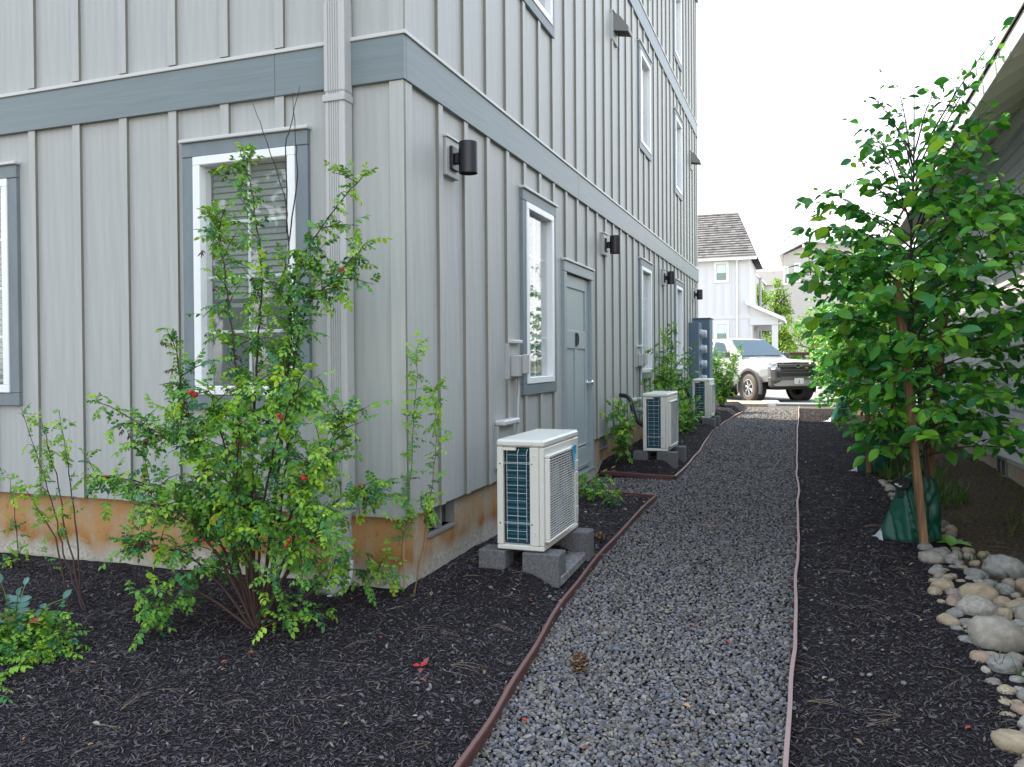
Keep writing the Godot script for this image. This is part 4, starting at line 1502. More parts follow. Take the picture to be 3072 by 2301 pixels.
func dress(root: Node3D, leaves: Array, meshes: Array, cols: Array, tones: Array, m: Material, named: int, eye: Vector3, mass := "foliage") -> void:
	# leaves: [transform, tone index]; the ones that show largest become parts of their own, the rest one mass
	var order := []
	for i in leaves.size():
		var t: Transform3D = leaves[i][0]
		order.append([eye.distance_to(t.origin + root.position) / t.basis.y.length(), i])
	order.sort_custom(func(a, b): return a[0] < b[0])
	var xf := []
	var cs := []
	for i in meshes.size():
		xf.append([])
		cs.append([])
	for j in order.size():
		var L: Array = leaves[order[j][1]]
		var k: int = order[j][1] % meshes.size()
		if j < named:
			part(root, "leaf", meshes[k], tones[L[1]], L[0])
		else:
			xf[k].append(L[0])
			var c: Color = cols[L[1]]
			cs[k].append(c * rng.randf_range(0.8, 1.2))
	for i in meshes.size():
		if xf[i].size():
			many(root, mass, meshes[i], m, xf[i], cs[i])

const TREE_COLS := [Color(0.031, 0.166, 0.033), Color(0.051, 0.237, 0.033), Color(0.096, 0.339, 0.036), Color(0.192, 0.474, 0.038), Color(0.028, 0.186, 0.067), Color(0.282, 0.550, 0.046)]
const SHRUB_COLS := [Color(0.055, 0.186, 0.036), Color(0.106, 0.270, 0.036), Color(0.192, 0.378, 0.034), Color(0.300, 0.474, 0.038), Color(0.043, 0.178, 0.067)]
const EYE := Vector3(2.163, 1.401, 4.158)

# a young tree: trunk, named limbs, twigs and single leaves.  prof = [[height, reach], ...]
func young_tree(name_: String, label: String, at: Vector3, h: float, prof: Array, limbs: int, leaf: float, gap: float, named: int, lean: Vector3, meshes: Array, group: String, seed_: int) -> void:
	rng.seed = seed_
	var root := thing(name_, label, "tree", at, group)
	var ctl := PackedVector3Array()
	for i in 7:
		var f := i / 6.0
		ctl.append(V(lean.x * f + 0.03 * sin(f * 7.0 + seed_), h * f * 0.88, lean.z * f + 0.03 * cos(f * 6.0)))
	var tp := smooth_path(ctl, 18)
	var rad := PackedFloat32Array()
	for i in 19:
		rad.append(lerpf(0.021, 0.004, pow(i / 18.0, 0.8)) * (h / 3.6))
	var tr := MB.new()
	tr.tube(tp, rad, 8)
	part(root, "trunk", tr, M.bark)
	var leaves := []
	for b in limbs:
		var f := (b + 0.5) / limbs
		var y0: float = lerpf(prof[0][0], prof[-1][0] * 0.83, f * (1.0 - 0.12 * sin(f * PI)))
		var s := clampf((y0 - 0.12) / (h * 0.88), 0.02, 0.98)
		var start := along(ctl, s)
		var ang := b * 2.399 + rng.randf() * 0.8
		var reach := 0.3
		for i in prof.size() - 1:
			if y0 + 0.1 >= prof[i][0]:
				reach = lerpf(prof[i][1], prof[i + 1][1], clampf((y0 + 0.1 - prof[i][0]) / (prof[i + 1][0] - prof[i][0]), 0, 1))
		reach *= rng.randf_range(0.72, 1.12) * (1.0 + 0.26 * cos(ang))
		var rise := lerpf(0.02, 0.75, pow(s, 1.3)) + rng.randf_range(-0.12, 0.2) + 0.8 * smoothstep(0.62, 0.85, s)
		var out := V(cos(ang), 0, sin(ang))
		var lp := PackedVector3Array()
		for i in 6:
			var q := i / 5.0
			lp.append(start + out * reach * q + Y * (rise * reach * q + (0.10 * sin(q * PI) - 0.10 * q * q) * reach) + rdir() * 0.018 * q)
		var lm := MB.new()
		var sl := smooth_path(lp, 12)
		lm.tube(sl, PackedFloat32Array([0.0075, 0.007, 0.0066, 0.006, 0.0055, 0.005, 0.0045, 0.004, 0.0036, 0.003, 0.0026, 0.002, 0.0012]), 5)
		var twigs := [lp]
		var nt := int(3 + reach * 6.0)
		for w in nt:
			var q := lerpf(0.25, 0.95, (w + rng.randf()) / nt)
			var o := along(lp, q)
			var fw := (along(lp, q + 0.05) - along(lp, q - 0.05)).normalized()
			var sd := fw.cross(Y).normalized() * (1.0 if w % 2 == 0 else -1.0)
			var d := (fw * 0.7 + sd * rng.randf_range(0.5, 1.0) + Y * rng.randf_range(-0.25, 0.5)).normalized()
			var l := rng.randf_range(0.12, 0.30) * (0.6 + reach * 0.5)
			var pp := PackedVector3Array([o, o + d * l * 0.5 + Y * 0.012, o + d * l + Y * 0.03 * rng.randf_range(-1.0, 1.0)])
			lm.tube(pp, PackedFloat32Array([0.0028, 0.0022, 0.0012]), 4)
			twigs.append(pp)
		part(root, "limb", lm, M.bark)
		for ti in twigs.size():
			var tw: PackedVector3Array = twigs[ti]
			var len := 0.0
			for i in tw.size() - 1:
				len += tw[i].distance_to(tw[i + 1])
			var q := 0.22 if ti == 0 else 0.12
			var alt := 1.0
			while q <= 1.0:
				var o := along(tw, q)
				var fw := (along(tw, minf(q + 0.04, 1.0)) - along(tw, q - 0.04)).normalized()
				var sd := fw.cross(Y).normalized() * alt
				var d := fw * rng.randf_range(0.3, 0.9) + sd * rng.randf_range(0.5, 1.1) + Y * rng.randf_range(-0.95, 0.15)
				if q > 0.94:
					d = fw + rdir() * 0.3
				var young := q > 0.82 and rng.randf() < 0.6
				var size := leaf * (rng.randf_range(0.42, 0.72) if young else rng.randf_range(0.55, 1.22)) * (1.0 - 0.22 * smoothstep(0.66, 0.8, s))
				var up := Y * 0.8 + rdir() * 0.95
				var tone: int = rng.randi_range(3, 5) if young else ([0, 1, 1, 2, 2, 4, 1, 3][rng.randi() % 8])
				if tone == 4 and young:
					tone = 3
				leaves.append([leaf_xf(o + d.normalized() * size * 0.18, d, up, size), tone])
				alt = -alt
				q += gap * (1.0 + 1.1 * smoothstep(0.70, 0.82, s)) / len * rng.randf_range(0.7, 1.3)
	dress(root, leaves, meshes, TREE_COLS, M.leaf_tones, M.leaf, named, EYE)

# a shrub whose canes are laid out one by one
func cane_shrub(name_: String, label: String, category: String, at: Vector3, canes: Array, r0: float, m: Material, spray: float, gap: float, from: float, twigs: int, meshes: Array, named: int, seed_: int, group := "", fall := 0.0, tw_len := 0.16, thin := 99.0) -> Node3D:
	rng.seed = seed_
	var root := thing(name_, label, category, at, group)
	var leaves := []
	for ca in canes:
		var ctl := path3(ca)
		for i in ctl.size():
			ctl[i] -= at
		var len := 0.0
		for i in ctl.size() - 1:
			len += ctl[i].distance_to(ctl[i + 1])
		var n := maxi(6, int(len / 0.06))
		var sp := smooth_path(ctl, n)
		var rad := PackedFloat32Array()
		for i in n + 1:
			if i > 0:
				sp[i] += rdir() * 0.006
			rad.append(r0 * lerpf(1.0, 0.22, pow(float(i) / n, 0.8)))
		var mb := MB.new()
		mb.tube(sp, rad, 6)
		var lines := [[sp, from, len]]
		for w in int(twigs * len):
			var q := rng.randf_range(from * 0.9, 0.96)
			var o := along(sp, q)
			if o.y > thin and rng.randf() < 0.62:
				continue
			var fw := (along(sp, minf(1.0, q + 0.04)) - along(sp, q - 0.04)).normalized()
			var d := (fw * 0.5 + rdir() * 0.9 + Y * 0.15).normalized()
			var l := tw_len * rng.randf_range(0.5, 1.5) * (1.25 - 0.6 * q)
			var pp := PackedVector3Array([o, o + d * l * 0.5 + Y * 0.01, o + d * l - Y * 0.01 * rng.randf()])
			mb.tube(pp, PackedFloat32Array([r0 * 0.34, r0 * 0.26, r0 * 0.12]), 4)
			lines.append([pp, 0.2, l])
		part(root, "cane", mb, m)
		for ln in lines:
			var q: float = ln[1]
			var p: PackedVector3Array = ln[0]
			while q <= 1.0:
				var o := along(p, q)
				var fw := (along(p, minf(1.0, q + 0.03)) - along(p, q - 0.03)).normalized()
				var d := (fw * rng.randf_range(0.0, 0.7) + rdir() * 0.9 + Y * (0.1 - fall)).normalized()
				if q > 0.97:
					d = (fw + rdir() * 0.4).normalized()
				var tip := smoothstep(0.45, 1.0, q)
				var tone := 0
				var z := rng.randf() + tip * 0.45
				if z > 1.15:
					tone = 3
				elif z > 0.8:
					tone = 2
				elif z > 0.45:
					tone = 1
				elif z > 0.25:
					tone = 4
				leaves.append([leaf_xf(o, d, Y + rdir() * 0.5, spray * rng.randf_range(0.65, 1.25)), tone])
				q += gap / ln[2] * rng.randf_range(0.6, 1.4)
	dress(root, leaves, meshes, SHRUB_COLS, M.shrub_tones, M.leaf_soft, named, EYE)
	return root

func hips(root: Node3D, spots: Array, seed_: int) -> void:
	rng.seed = seed_
	var b := MB.new()
	b.ring(Vector3.ZERO, Y, [[0.0, -0.011], [0.0065, -0.009], [0.0095, -0.002], [0.0085, 0.005], [0.004, 0.010], [0.0, 0.011]], 10)
	b.soften()
	var bm := b.mesh()
	var dr := MB.new()
	for i in 3:
		var a := TAU * i / 3.0
		dr.tube(PackedVector3Array([V(0, 0, 0), V(0.006 * cos(a), -0.010, 0.006 * sin(a)), V(0.011 * cos(a), -0.026, 0.011 * sin(a))]), PackedFloat32Array([0.002, 0.0035, 0.001]), 5)
	var dm := dr.mesh()
	for s in spots:
		var fresh := rng.randf() < 0.5
		for i in rng.randi_range(1, 3):
			var sc := rng.randf_range(0.75, 1.25)
			part(root, "hip", bm if fresh else dm, M.berry if fresh else M.berry_dark, Transform3D(rnd_basis(Vector3.ONE * sc, 0.6), s + rdir() * 0.014))

func build_plants() -> void:
	var sprays := [spray_mesh(0), spray_mesh(1), spray_mesh(2, 5)]
	# the large shrub in front of the window
	var at := V(-0.47, 0.06, 0.76)
	var canes := [
		[-0.48,0.04,0.73,-0.53,0.63,0.69,-0.52,1.35,0.66,-0.51,1.84,0.62,-0.58,2.26,0.59,-0.69,2.53,0.55],
		[-0.46,0.04,0.73,-0.39,0.64,0.7,-0.33,1.23,0.67,-0.32,1.64,0.63,-0.38,1.93,0.6],
		[-0.49,0.04,0.7,-0.38,0.88,0.67,-0.34,1.49,0.64,-0.3,1.85,0.61,-0.15,2.11,0.58,0.06,2.34,0.55],
		[-0.43,0.04,0.75,-0.32,0.88,0.69,-0.27,1.59,0.62,-0.11,1.82,0.56,0.06,2.01,0.5],
		[-0.5,0.04,0.72,-0.55,0.88,0.75,-0.54,1.35,0.79,-0.57,1.77,0.82,-0.6,2.13,0.85],
		[-0.49,0.04,0.75,-0.66,0.57,0.76,-0.82,0.97,0.77,-1.08,1.04,0.79,-1.47,1.2,0.8],
		[-0.49,0.04,0.75,-0.74,0.51,0.73,-1.06,0.71,0.72,-1.62,0.77,0.7],
		[-0.45,0.04,0.75,-0.26,0.53,0.7,-0.12,0.88,0.65,-0.03,1.16,0.6],
		[-0.49,0.04,0.7,-0.28,0.42,0.63,-0.07,0.7,0.57,0.09,0.74,0.5],
		[-0.45,0.04,0.78,-0.7,0.35,0.85,-0.93,0.46,0.93,-1.08,0.45,1.0],
		[-0.44,0.04,0.8,-0.69,0.24,0.9,-0.78,0.22,1.0,-0.83,0.17,1.1],
		[-0.42,0.04,0.75,-0.25,0.15,0.83,-0.09,0.17,0.9],
		[-0.56,0.03,0.6,-0.36,0.13,0.48,-0.26,0.24,0.36,-0.16,0.24,0.24,0.01,0.19,0.12],
		[-0.46,0.04,0.75,-0.58,0.46,0.79,-0.72,0.88,0.83,-0.83,1.28,0.86,-0.82,1.52,0.9],
		[-0.42,0.04,0.8,-0.34,0.57,0.88,-0.17,1.03,0.97,0.05,1.36,1.05],
		[-0.42,0.04,0.8,-0.44,0.56,0.9,-0.46,1.03,1.0,-0.45,1.29,1.1],
		[-0.42,0.04,0.8,-0.23,0.51,0.88,-0.02,0.8,0.97,0.14,1.03,1.05],
		[-0.42,0.04,0.8,-0.37,0.5,0.92,-0.35,0.81,1.03,-0.23,1.15,1.15],
		[-0.42,0.04,0.8,-0.59,0.43,0.88,-0.74,0.65,0.97,-0.84,0.7,1.05],
		[-0.41,0.04,0.8,-0.17,0.4,0.9,0.0,0.55,1.0,0.17,0.64,1.1]]
	var sh := cane_shrub("flowering_shrub", "tall leafy green shrub with red hips growing in front of the window", "shrub", at, canes, 0.0095, M.twig_red, 0.075, 0.027, 0.29, 17, sprays, 300, 77, "", 0.12, 0.19, 1.2)
	for q in [[-0.35, 2.06, 0.62, -0.37, 2.24, 0.61, -0.48, 2.56, 0.61, -0.57, 2.76, 0.6], [-0.34, 1.9, 0.62, -0.36, 2.48, 0.61, -0.32, 2.62, 0.61, -0.28, 2.82, 0.6], [-0.34, 2.0, 0.62, -0.29, 2.35, 0.61, -0.3, 2.54, 0.61, -0.32, 2.79, 0.6]]:
		var mb := MB.new()
		var p := smooth_path(path3(q), 14)
		for i in p.size():
			p[i] -= at
			p[i] += rdir() * 0.004
		mb.tube(p, PackedFloat32Array([0.004, 0.004, 0.0038, 0.0036, 0.0034, 0.0032, 0.003, 0.0028, 0.0026, 0.0024, 0.0022, 0.002, 0.0018, 0.0016, 0.001]), 5)
		part(sh, "bare_twig", mb, M.twig_dark)
	rng.seed = 5
	var hs := []
	for i in 30:
		var c := path3(canes[[5, 6, 6, 8, 9, 13, 14, 15, 16, 17, 18, 19, 3, 4][i % 14]])
		hs.append(along(c, rng.randf_range(0.45, 1.0)) - at + V(rng.randf_range(-0.07, 0.07), rng.randf_range(-0.08, 0.04), rng.randf_range(0.0, 0.10)))
	hips(sh, hs, 6)
	# thin red stems on the left
	cane_shrub("slender_shrub", "slender shrub of a few thin reddish stems at the left of the mulch bed", "shrub", V(-1.56, 0.05, 0.82), [
		[-1.54,0.03,0.82,-1.7,0.33,0.8,-1.86,0.7,0.77,-2.08,1.14,0.75],
		[-1.53,0.03,0.82,-1.63,0.39,0.83,-1.73,0.85,0.84,-1.81,1.09,0.85],
		[-1.57,0.03,0.8,-1.65,0.45,0.77,-1.75,0.83,0.73,-1.84,1.13,0.7],
		[-1.61,0.0,0.85,-1.67,0.4,0.87,-1.8,0.6,0.88,-1.9,0.72,0.9]], 0.0065, M.twig_red, 0.062, 0.042, 0.42, 5, sprays, 60, 31, "", 0.2, 0.08)
	cane_shrub("sapling", "small sapling against the foundation at the left edge", "sapling", V(-2.81, 0.05, 0.2), [
		[-2.81, 0.03, 0.2, -2.79, 0.36, 0.23, -2.82, 0.64, 0.25], [-2.80, 0.03, 0.2, -2.72, 0.15, 0.26, -2.62, 0.24, 0.3], [-2.82, 0.03, 0.22, -2.74, 0.1, 0.3, -2.70, 0.12, 0.36], [-2.38, 0.03, 0.3, -2.42, 0.12, 0.3, -2.47, 0.16, 0.3]], 0.005, M.twig_red, 0.06, 0.035, 0.3, 6, sprays, 20, 32, "", 0.1, 0.08)
	# creeping plant and the blue-green holly-leaved one behind it
	rng.seed = 41
	var creep := []
	for i in 34:
		var a := V(-1.34 + rng.randf_range(-0.12, 0.1), 0.07, 1.35 + rng.randf_range(-0.1, 0.12))
		var tx := rng.randf_range(-1.45, -0.98)
		var tz := rng.randf_range(1.28, 1.86)
		var tip := V(tx, 0.09, tz)
		creep.append([a.x, 0.06, a.z, lerpf(a.x, tip.x, 0.35), 0.11 + 0.06 * rng.randf(), lerpf(a.z, tip.z, 0.35), lerpf(a.x, tip.x, 0.7), 0.09 + 0.04 * rng.randf(), lerpf(a.z, tip.z, 0.7), tip.x, 0.08, tip.z])
	creep.append([-1.3, 0.07, 1.5, -1.12, 0.12, 1.68, -0.92, 0.10, 1.82, -0.78, 0.08, 1.92])
	creep.append([-1.35, 0.07, 1.3, -1.2, 0.12, 1.4, -1.08, 0.10, 1.52, -1.0, 0.08, 1.68])
	cane_shrub("creeping_plant", "low bright green creeping plant spreading over the mulch at the lower left", "ground cover plant", V(-1.2, 0.05, 1.2), creep, 0.004, M.twig_red, 0.062, 0.030, 0.15, 9, sprays, 160, 42, "", 0.0, 0.10)
	var spiny := [leaf_mesh(0.62, 0.5, 0.12, 1.1, 1.0)]
	var mh := thing("holly_leaved_shrub", "small blue green holly leaved shrub with yellowish centre, above the creeping plant", "shrub", V(-1.33, 0.05, 1.40))
	rng.seed = 51
	var fronds := [V(-0.4, 0.30, 0.1), V(-0.05, 0.45, 0.05), V(0.16, 0.40, 0.1), V(0.30, 0.22, 0.05), V(-0.32, 0.12, 0.25), V(0.05, 0.3, 0.3), V(-0.15, 0.36, -0.2), V(0.2, 0.3, -0.2), V(-0.5, 0.16, -0.05), V(-0.22, 0.42, 0.12)]
	var lf := []
	var tn := [mat(Color(0.045, 0.13, 0.10), 0.5), mat(Color(0.075, 0.175, 0.14), 0.5), mat(Color(0.13, 0.15, 0.03), 0.5), mat(Color(0.30, 0.06, 0.015), 0.5)]
	for fi in fronds.size():
		var e: Vector3 = fronds[fi] * 0.72
		var st := MB.new()
		var p := smooth_path(PackedVector3Array([V(0, 0, 0), e * 0.5 + Y * 0.06, e]), 8)
		st.tube(p, PackedFloat32Array([0.004, 0.004, 0.003, 0.003, 0.003, 0.003, 0.002, 0.002, 0.002]), 5)
		part(mh, "stem", st, M.twig_green)
		for j in 9:
			var q := 0.28 + 0.09 * (j / 2) + (0.36 if j == 8 else 0.0)
			var o := along(p, minf(q, 1.0))
			var fw := e.normalized()
			var sd := fw.cross(Y).normalized() * (1.0 if j % 2 == 0 else -1.0)
			var d := fw + rdir() * 0.2 if j == 8 else sd + fw * 0.5 + rdir() * 0.25
			part(mh, "leaf", spiny[0], tn[2] if (q < 0.42 and rng.randf() < 0.7) else (tn[3] if fi == 3 and j > 4 else tn[rng.randi() % 2]), leaf_xf(o, d, Y + rdir() * 0.4 + V(0.2, 0, 0.3), rng.randf_range(0.042, 0.06)))
	# two thin canes leaning at the corner
	cane_shrub("climbing_stem", "thin bare-footed green stem leaning against the building corner, the left one", "plant stem", V(-0.06, 0.05, 0.05), [[-0.06,0.03,0.05,0.03,0.47,0.06,0.09,1.08,0.06,0.12,1.49,0.07]], 0.0045, M.twig_tan, 0.062, 0.019, 0.28, 7, sprays, 40, 61, "", 0.1, 0.07)
	cane_shrub("climbing_stem", "thin green stem leaning against the side facade right of the corner, the shorter one", "plant stem", V(0.07, 0.06, 0.06), [[0.07,0.04,0.06,0.17,0.56,0.05,0.21,0.92,0.04,0.20,1.23,0.03]], 0.0045, M.twig_tan, 0.062, 0.019, 0.28, 8, sprays, 40, 62, "", 0.1, 0.08)
	# ferny plants beside the nearest unit
	for q in [[0.38, -2.75, 0.26, 14, "dark green leafy plant tucked between the nearest outdoor unit and the gravel"], [0.62, -2.55, 0.15, 7, "tiny bright green plant in the mulch beside the nearest outdoor unit"]]:
		rng.seed = 70 + int(q[3])
		var cs := []
		var o := V(q[0], bed_y(q[0], q[1]) - 0.01, q[1])
		for i in q[3]:
			var a: float = TAU * i / q[3] + rng.randf() * 0.5
			var r: float = q[2] * rng.randf_range(0.4, 0.9)
			var hh: float = q[2] * rng.randf_range(0.55, 1.1)
			cs.append([o.x, o.y, o.z, o.x + 0.4 * r * cos(a), o.y + hh * 0.7, o.z + 0.4 * r * sin(a), o.x + r * cos(a), o.y + hh, o.z + r * sin(a)])
		cane_shrub("leafy_plant", q[4], "plant", o, cs, 0.003, M.twig_green, 0.065, 0.035, 0.25, 0, sprays, 0, 80, "", 0.0)
	# shrubs along the wall further on: [x, z, height, spread, stems, label, sunny]
	var dense := [spray_mesh(4, 9, 0.5), spray_mesh(5, 9, 0.5)]
	for q in [[0.42, -6.45, 0.85, 0.34, 26, "feathery green shrub just beyond the middle outdoor unit"],
			[0.30, -7.35, 1.70, 0.30, 13, "tall thin green shrub between the middle and far outdoor units"],
			[0.42, -8.3, 0.60, 0.36, 24, "low feathery shrub in front of the farthest outdoor unit"],
			[0.26, -9.1, 1.55, 0.26, 10, "tall loose shrub in front of the electric meters"],
			[0.34, -11.6, 0.7, 0.32, 16, "small shrub under the electric meters"],
			[0.40, -14.5, 1.45, 0.46, 34, "sunlit yellow green shrub past the end of the building"],
			[0.20, -4.92, 0.75, 0.22, 9, "dark leafy plant squeezed between the wall and the middle outdoor unit"]]:
		rng.seed = int(q[4]) * 7
		var o := V(q[0], bed_y(q[0], q[1]) - 0.01, q[1])
		var cs := []
		for i in q[4]:
			var a := rng.randf() * TAU
			var r: float = q[3] * sqrt(rng.randf())
			var hh: float = q[2] * rng.randf_range(0.45, 1.0)
			cs.append([o.x + 0.03 * cos(a), o.y, o.z + 0.03 * sin(a), o.x + 0.45 * r * cos(a), o.y + hh * 0.5, o.z + 0.45 * r * sin(a), maxf(0.09, o.x + r * cos(a)), o.y + hh, o.z + r * sin(a)])
		cane_shrub("wall_shrub", q[5], "shrub", o, cs, 0.004, M.twig_red, 0.085, 0.05, 0.2, 7, dense, 0, 90 + int(q[4]), "shrubs along the wall", 0.05, 0.16)
	# grass tufts on the soil and between the rocks
	var bl := MB.new()
	for i in 9:
		var a := TAU * i / 9.0
		var l := 0.6 + 0.4 * sin(i * 2.3)
		var pts := [V(0.04 * cos(a), 0, 0.04 * sin(a)), V(0.16 * cos(a) * l, 0.55 * l, 0.16 * sin(a) * l), V(0.42 * cos(a) * l, 0.95 * l, 0.42 * sin(a) * l)]
		var s := V(-sin(a), 0, cos(a)) * 0.022
		bl.quad(pts[0] - s, pts[0] + s, pts[1] + s, pts[1] - s)
		bl.tri(pts[1] - s, pts[1] + s, pts[2])
	rng.seed = 99
	var gx := []
	var gc := []
	for i in 900:
		var z := 2.0 - rng.randf() * 14.0
		var x := rng.randf_range(lerp_list(ROCK_RIGHT, z) - 0.1, 4.0)
		if rng.randf() < 0.25:
			x = rng.randf_range(lerp_list(ROCK_LEFT, z), lerp_list(ROCK_RIGHT, z))
		if fn.get_noise_2d(x * 60.0, z * 60.0) < 0.02 and rng.randf() < 0.85:
			continue
		var s := rng.randf_range(0.05, 0.13)
		gx.append(Transform3D(rnd_basis(V(s, s, s), 0.25), V(x, soil_y(x, z), z)))
		gc.append(Color(0.075, 0.14, 0.025).lerp(Color(0.16, 0.15, 0.06), rng.randf()))
	for i in 260:                                            # a thicker patch behind the water bag
		var z := rng.randf_range(-7.5, -3.6)
		var x := rng.randf_range(2.98, 3.5)
		var s := rng.randf_range(0.12, 0.26)
		gx.append(Transform3D(rnd_basis(V(s, s, s), 0.25), V(x, soil_y(x, z), z)))
		gc.append(Color(0.06, 0.15, 0.03).lerp(Color(0.12, 0.17, 0.05), rng.randf()))
	many(self, "grass", bl.mesh(), M.grass, gx, gc).set_meta("label", "sparse grass on the soil and between the river stones")
	var wd := thing("broad_leaf_weed", "small broad leaved weed beside the foot of the nearest stake", "weed", V(3.14, soil_y(3.14, -2.25), -2.25))
	var wl := leaf_mesh(0.5, 0.2, 0.35)
	for i in 7:
		var a := TAU * i / 7.0
		part(wd, "leaf", wl, M.leaf_tones[2 + i % 2], leaf_xf(V(0, 0.01, 0), V(cos(a), 0.55, sin(a)), Y, 0.12 + 0.03 * (i % 3)))

func stake(label: String, foot: Vector3, top: Vector3) -> void:
	var mb := MB.new()
	var d := (top - foot).normalized()
	var x := d.cross(V(0.2, 0, 1)).normalized()
	mb.cbox(V(-0.024, -0.15, -0.024), V(0.024, (top - foot).length(), 0.024), 0.003, Basis(x, d, x.cross(d)))
	single("tree_stake", mb, M.wood, label, "tree stake", Transform3D(Basis(), foot), "wooden stakes of the young trees")

func water_bag(label: String, at: Vector3, w: float, h: float, seed_: int, detail: bool) -> void:
	var b := thing("watering_bag", label, "watering bag", at, "green watering bags round the tree trunks")
	var f := FastNoiseLite.new()
	f.seed = seed_
	f.frequency = 1.0
	f.fractal_octaves = 2
	var nu := 64 if detail else 28
	var nv := 34 if detail else 14
	var P := []
	for j in nv + 1:
		var t := float(j) / nv
		var r := lerpf(1.0, 0.62, pow(t, 0.9)) * sqrt(maxf(0.02, 1.0 - pow(clampf((t - 0.62) / 0.40, 0, 1), 2.4))) * (0.92 + 0.08 * smoothstep(0.0, 0.08, t))
		var cx := -0.16 * w * (1.0 - t) * (1.0 - t)
		for i in nu + 1:
			var a := TAU * (i % nu) / nu
			var c := cos(a)
			var s := sin(a)
			var spread := 1.0 + 0.42 * maxf(0.0, -c) * pow(1.0 - t, 1.4)
			# creases: sharp folds that run down and across the sack
			var n1 := absf(f.get_noise_2d(c * 0.9 + t * 1.0, s * 0.9 + 4.0 + t * 0.9))
			var n2 := absf(f.get_noise_2d(c * 1.5 - t * 1.9 + 9.0, s * 1.5 + t * 1.5))
			var k := 1.0 - 0.26 * pow(1.0 - clampf(n1 * 3.0, 0, 1), 2.0) - 0.12 * pow(1.0 - clampf(n2 * 2.6, 0, 1), 2.0) * 0.7 + 0.08 * f.get_noise_2d(c * 0.8, s * 0.8 + 20.0)
			var y := t * h * (1.0 + 0.06 * f.get_noise_2d(c * 1.5 + 30.0, s * 1.5) * t)
			if t > 0.86:
				y -= (t - 0.86) * h * 0.5
			P.append(V(cx + c * r * spread * k * w, y, s * r * k * w * 0.86))
	var mb := MB.new()
	mb.grid(nu, nv, P)
	for i in range(0, mb.k.size(), 3):
		var q := mb.k[i + 1]
		mb.k[i + 1] = mb.k[i + 2]
		mb.k[i + 2] = q
	for i in mb.n.size():
		mb.n[i] = -mb.n[i]
	for j in nv + 1:
		var a := j * (nu + 1)
		var nn := (mb.n[a] + mb.n[a + nu]).normalized()
		mb.n[a] = nn
		mb.n[a + nu] = nn
	if mb.n[(nv / 2) * (nu + 1)].x < 0.0:
		for i in mb.n.size():
			mb.n[i] = -mb.n[i]
		for i in range(0, mb.k.size(), 3):
			var q := mb.k[i + 1]
			mb.k[i + 1] = mb.k[i + 2]
			mb.k[i + 2] = q
	part(b, "sack", mb, M.bag)
	var fp := MB.new()                                       # the corner of the sack that lies out on the mulch, pale inside
	fp.poly([V(-w * 1.52, 0.03, 0.02), V(-w * 2.0, 0.012, 0.10), V(-w * 1.42, 0.008, 0.14)], V(-w * 1.5, -1, 0))
	fp.poly([V(-w * 1.30, 0.085, 0.03), V(-w * 1.52, 0.03, 0.02), V(-w * 1.42, 0.008, 0.14), V(-w * 1.28, 0.02, 0.15)], V(-w * 1.3, -1, 0))
	fp.poly([V(-w * 1.52, 0.027, 0.02), V(-w * 2.0, 0.009, 0.10), V(-w * 1.42, 0.005, 0.14)], V(-w * 1.5, 1, 0))
	part(b, "pale_corner", fp, M.bag_in)
	if detail:
		var o := V(-0.62 * w, h * 0.80, 0.36 * w)          # the filling slit near the top, with a black strap over it
		var nn := V(-0.62, 0.34, 0.70).normalized()
		var uu := V(0.72, 0.10, 0.60).normalized()
		var vv := nn.cross(uu)
		var lp := PackedVector3Array()
		for i in 17:
			var a := TAU * i / 16.0
			lp.append(o + nn * 0.012 + uu * 0.075 * cos(a) + vv * (0.034 * sin(a) + 0.012 * sin(2.0 * a)))
		var op := MB.new()
		op.tube(lp, PackedFloat32Array([0.007]), 6, false)
		part(b, "slit_rim", op, M.black)
		var ins := MB.new()
		for i in 16:
			ins.poly([o + nn * 0.006, lp[i] - nn * 0.004, lp[i + 1] - nn * 0.004], o - nn)
		part(b, "slit", ins, M.dark)
		var tg := MB.new()
		tg.poly([o + nn * 0.010 - uu * 0.05 - vv * 0.02, o + nn * 0.010 + uu * 0.01 - vv * 0.032, o + nn * 0.010 + uu * 0.02 - vv * 0.008, o + nn * 0.010 - uu * 0.04 + vv * 0.002], o - nn)
		part(b, "pale_tag", tg, M.bag_in)
		var sp := MB.new()
		sp.cbox(V(-0.018, -0.10, 0.0), V(0.018, 0.06, 0.012), 0.003, Basis(Y, -0.7) * Basis(Vector3.RIGHT, -0.2), V(-0.60 * w, h * 0.80, 0.38 * w))
		part(b, "strap", sp, M.black)

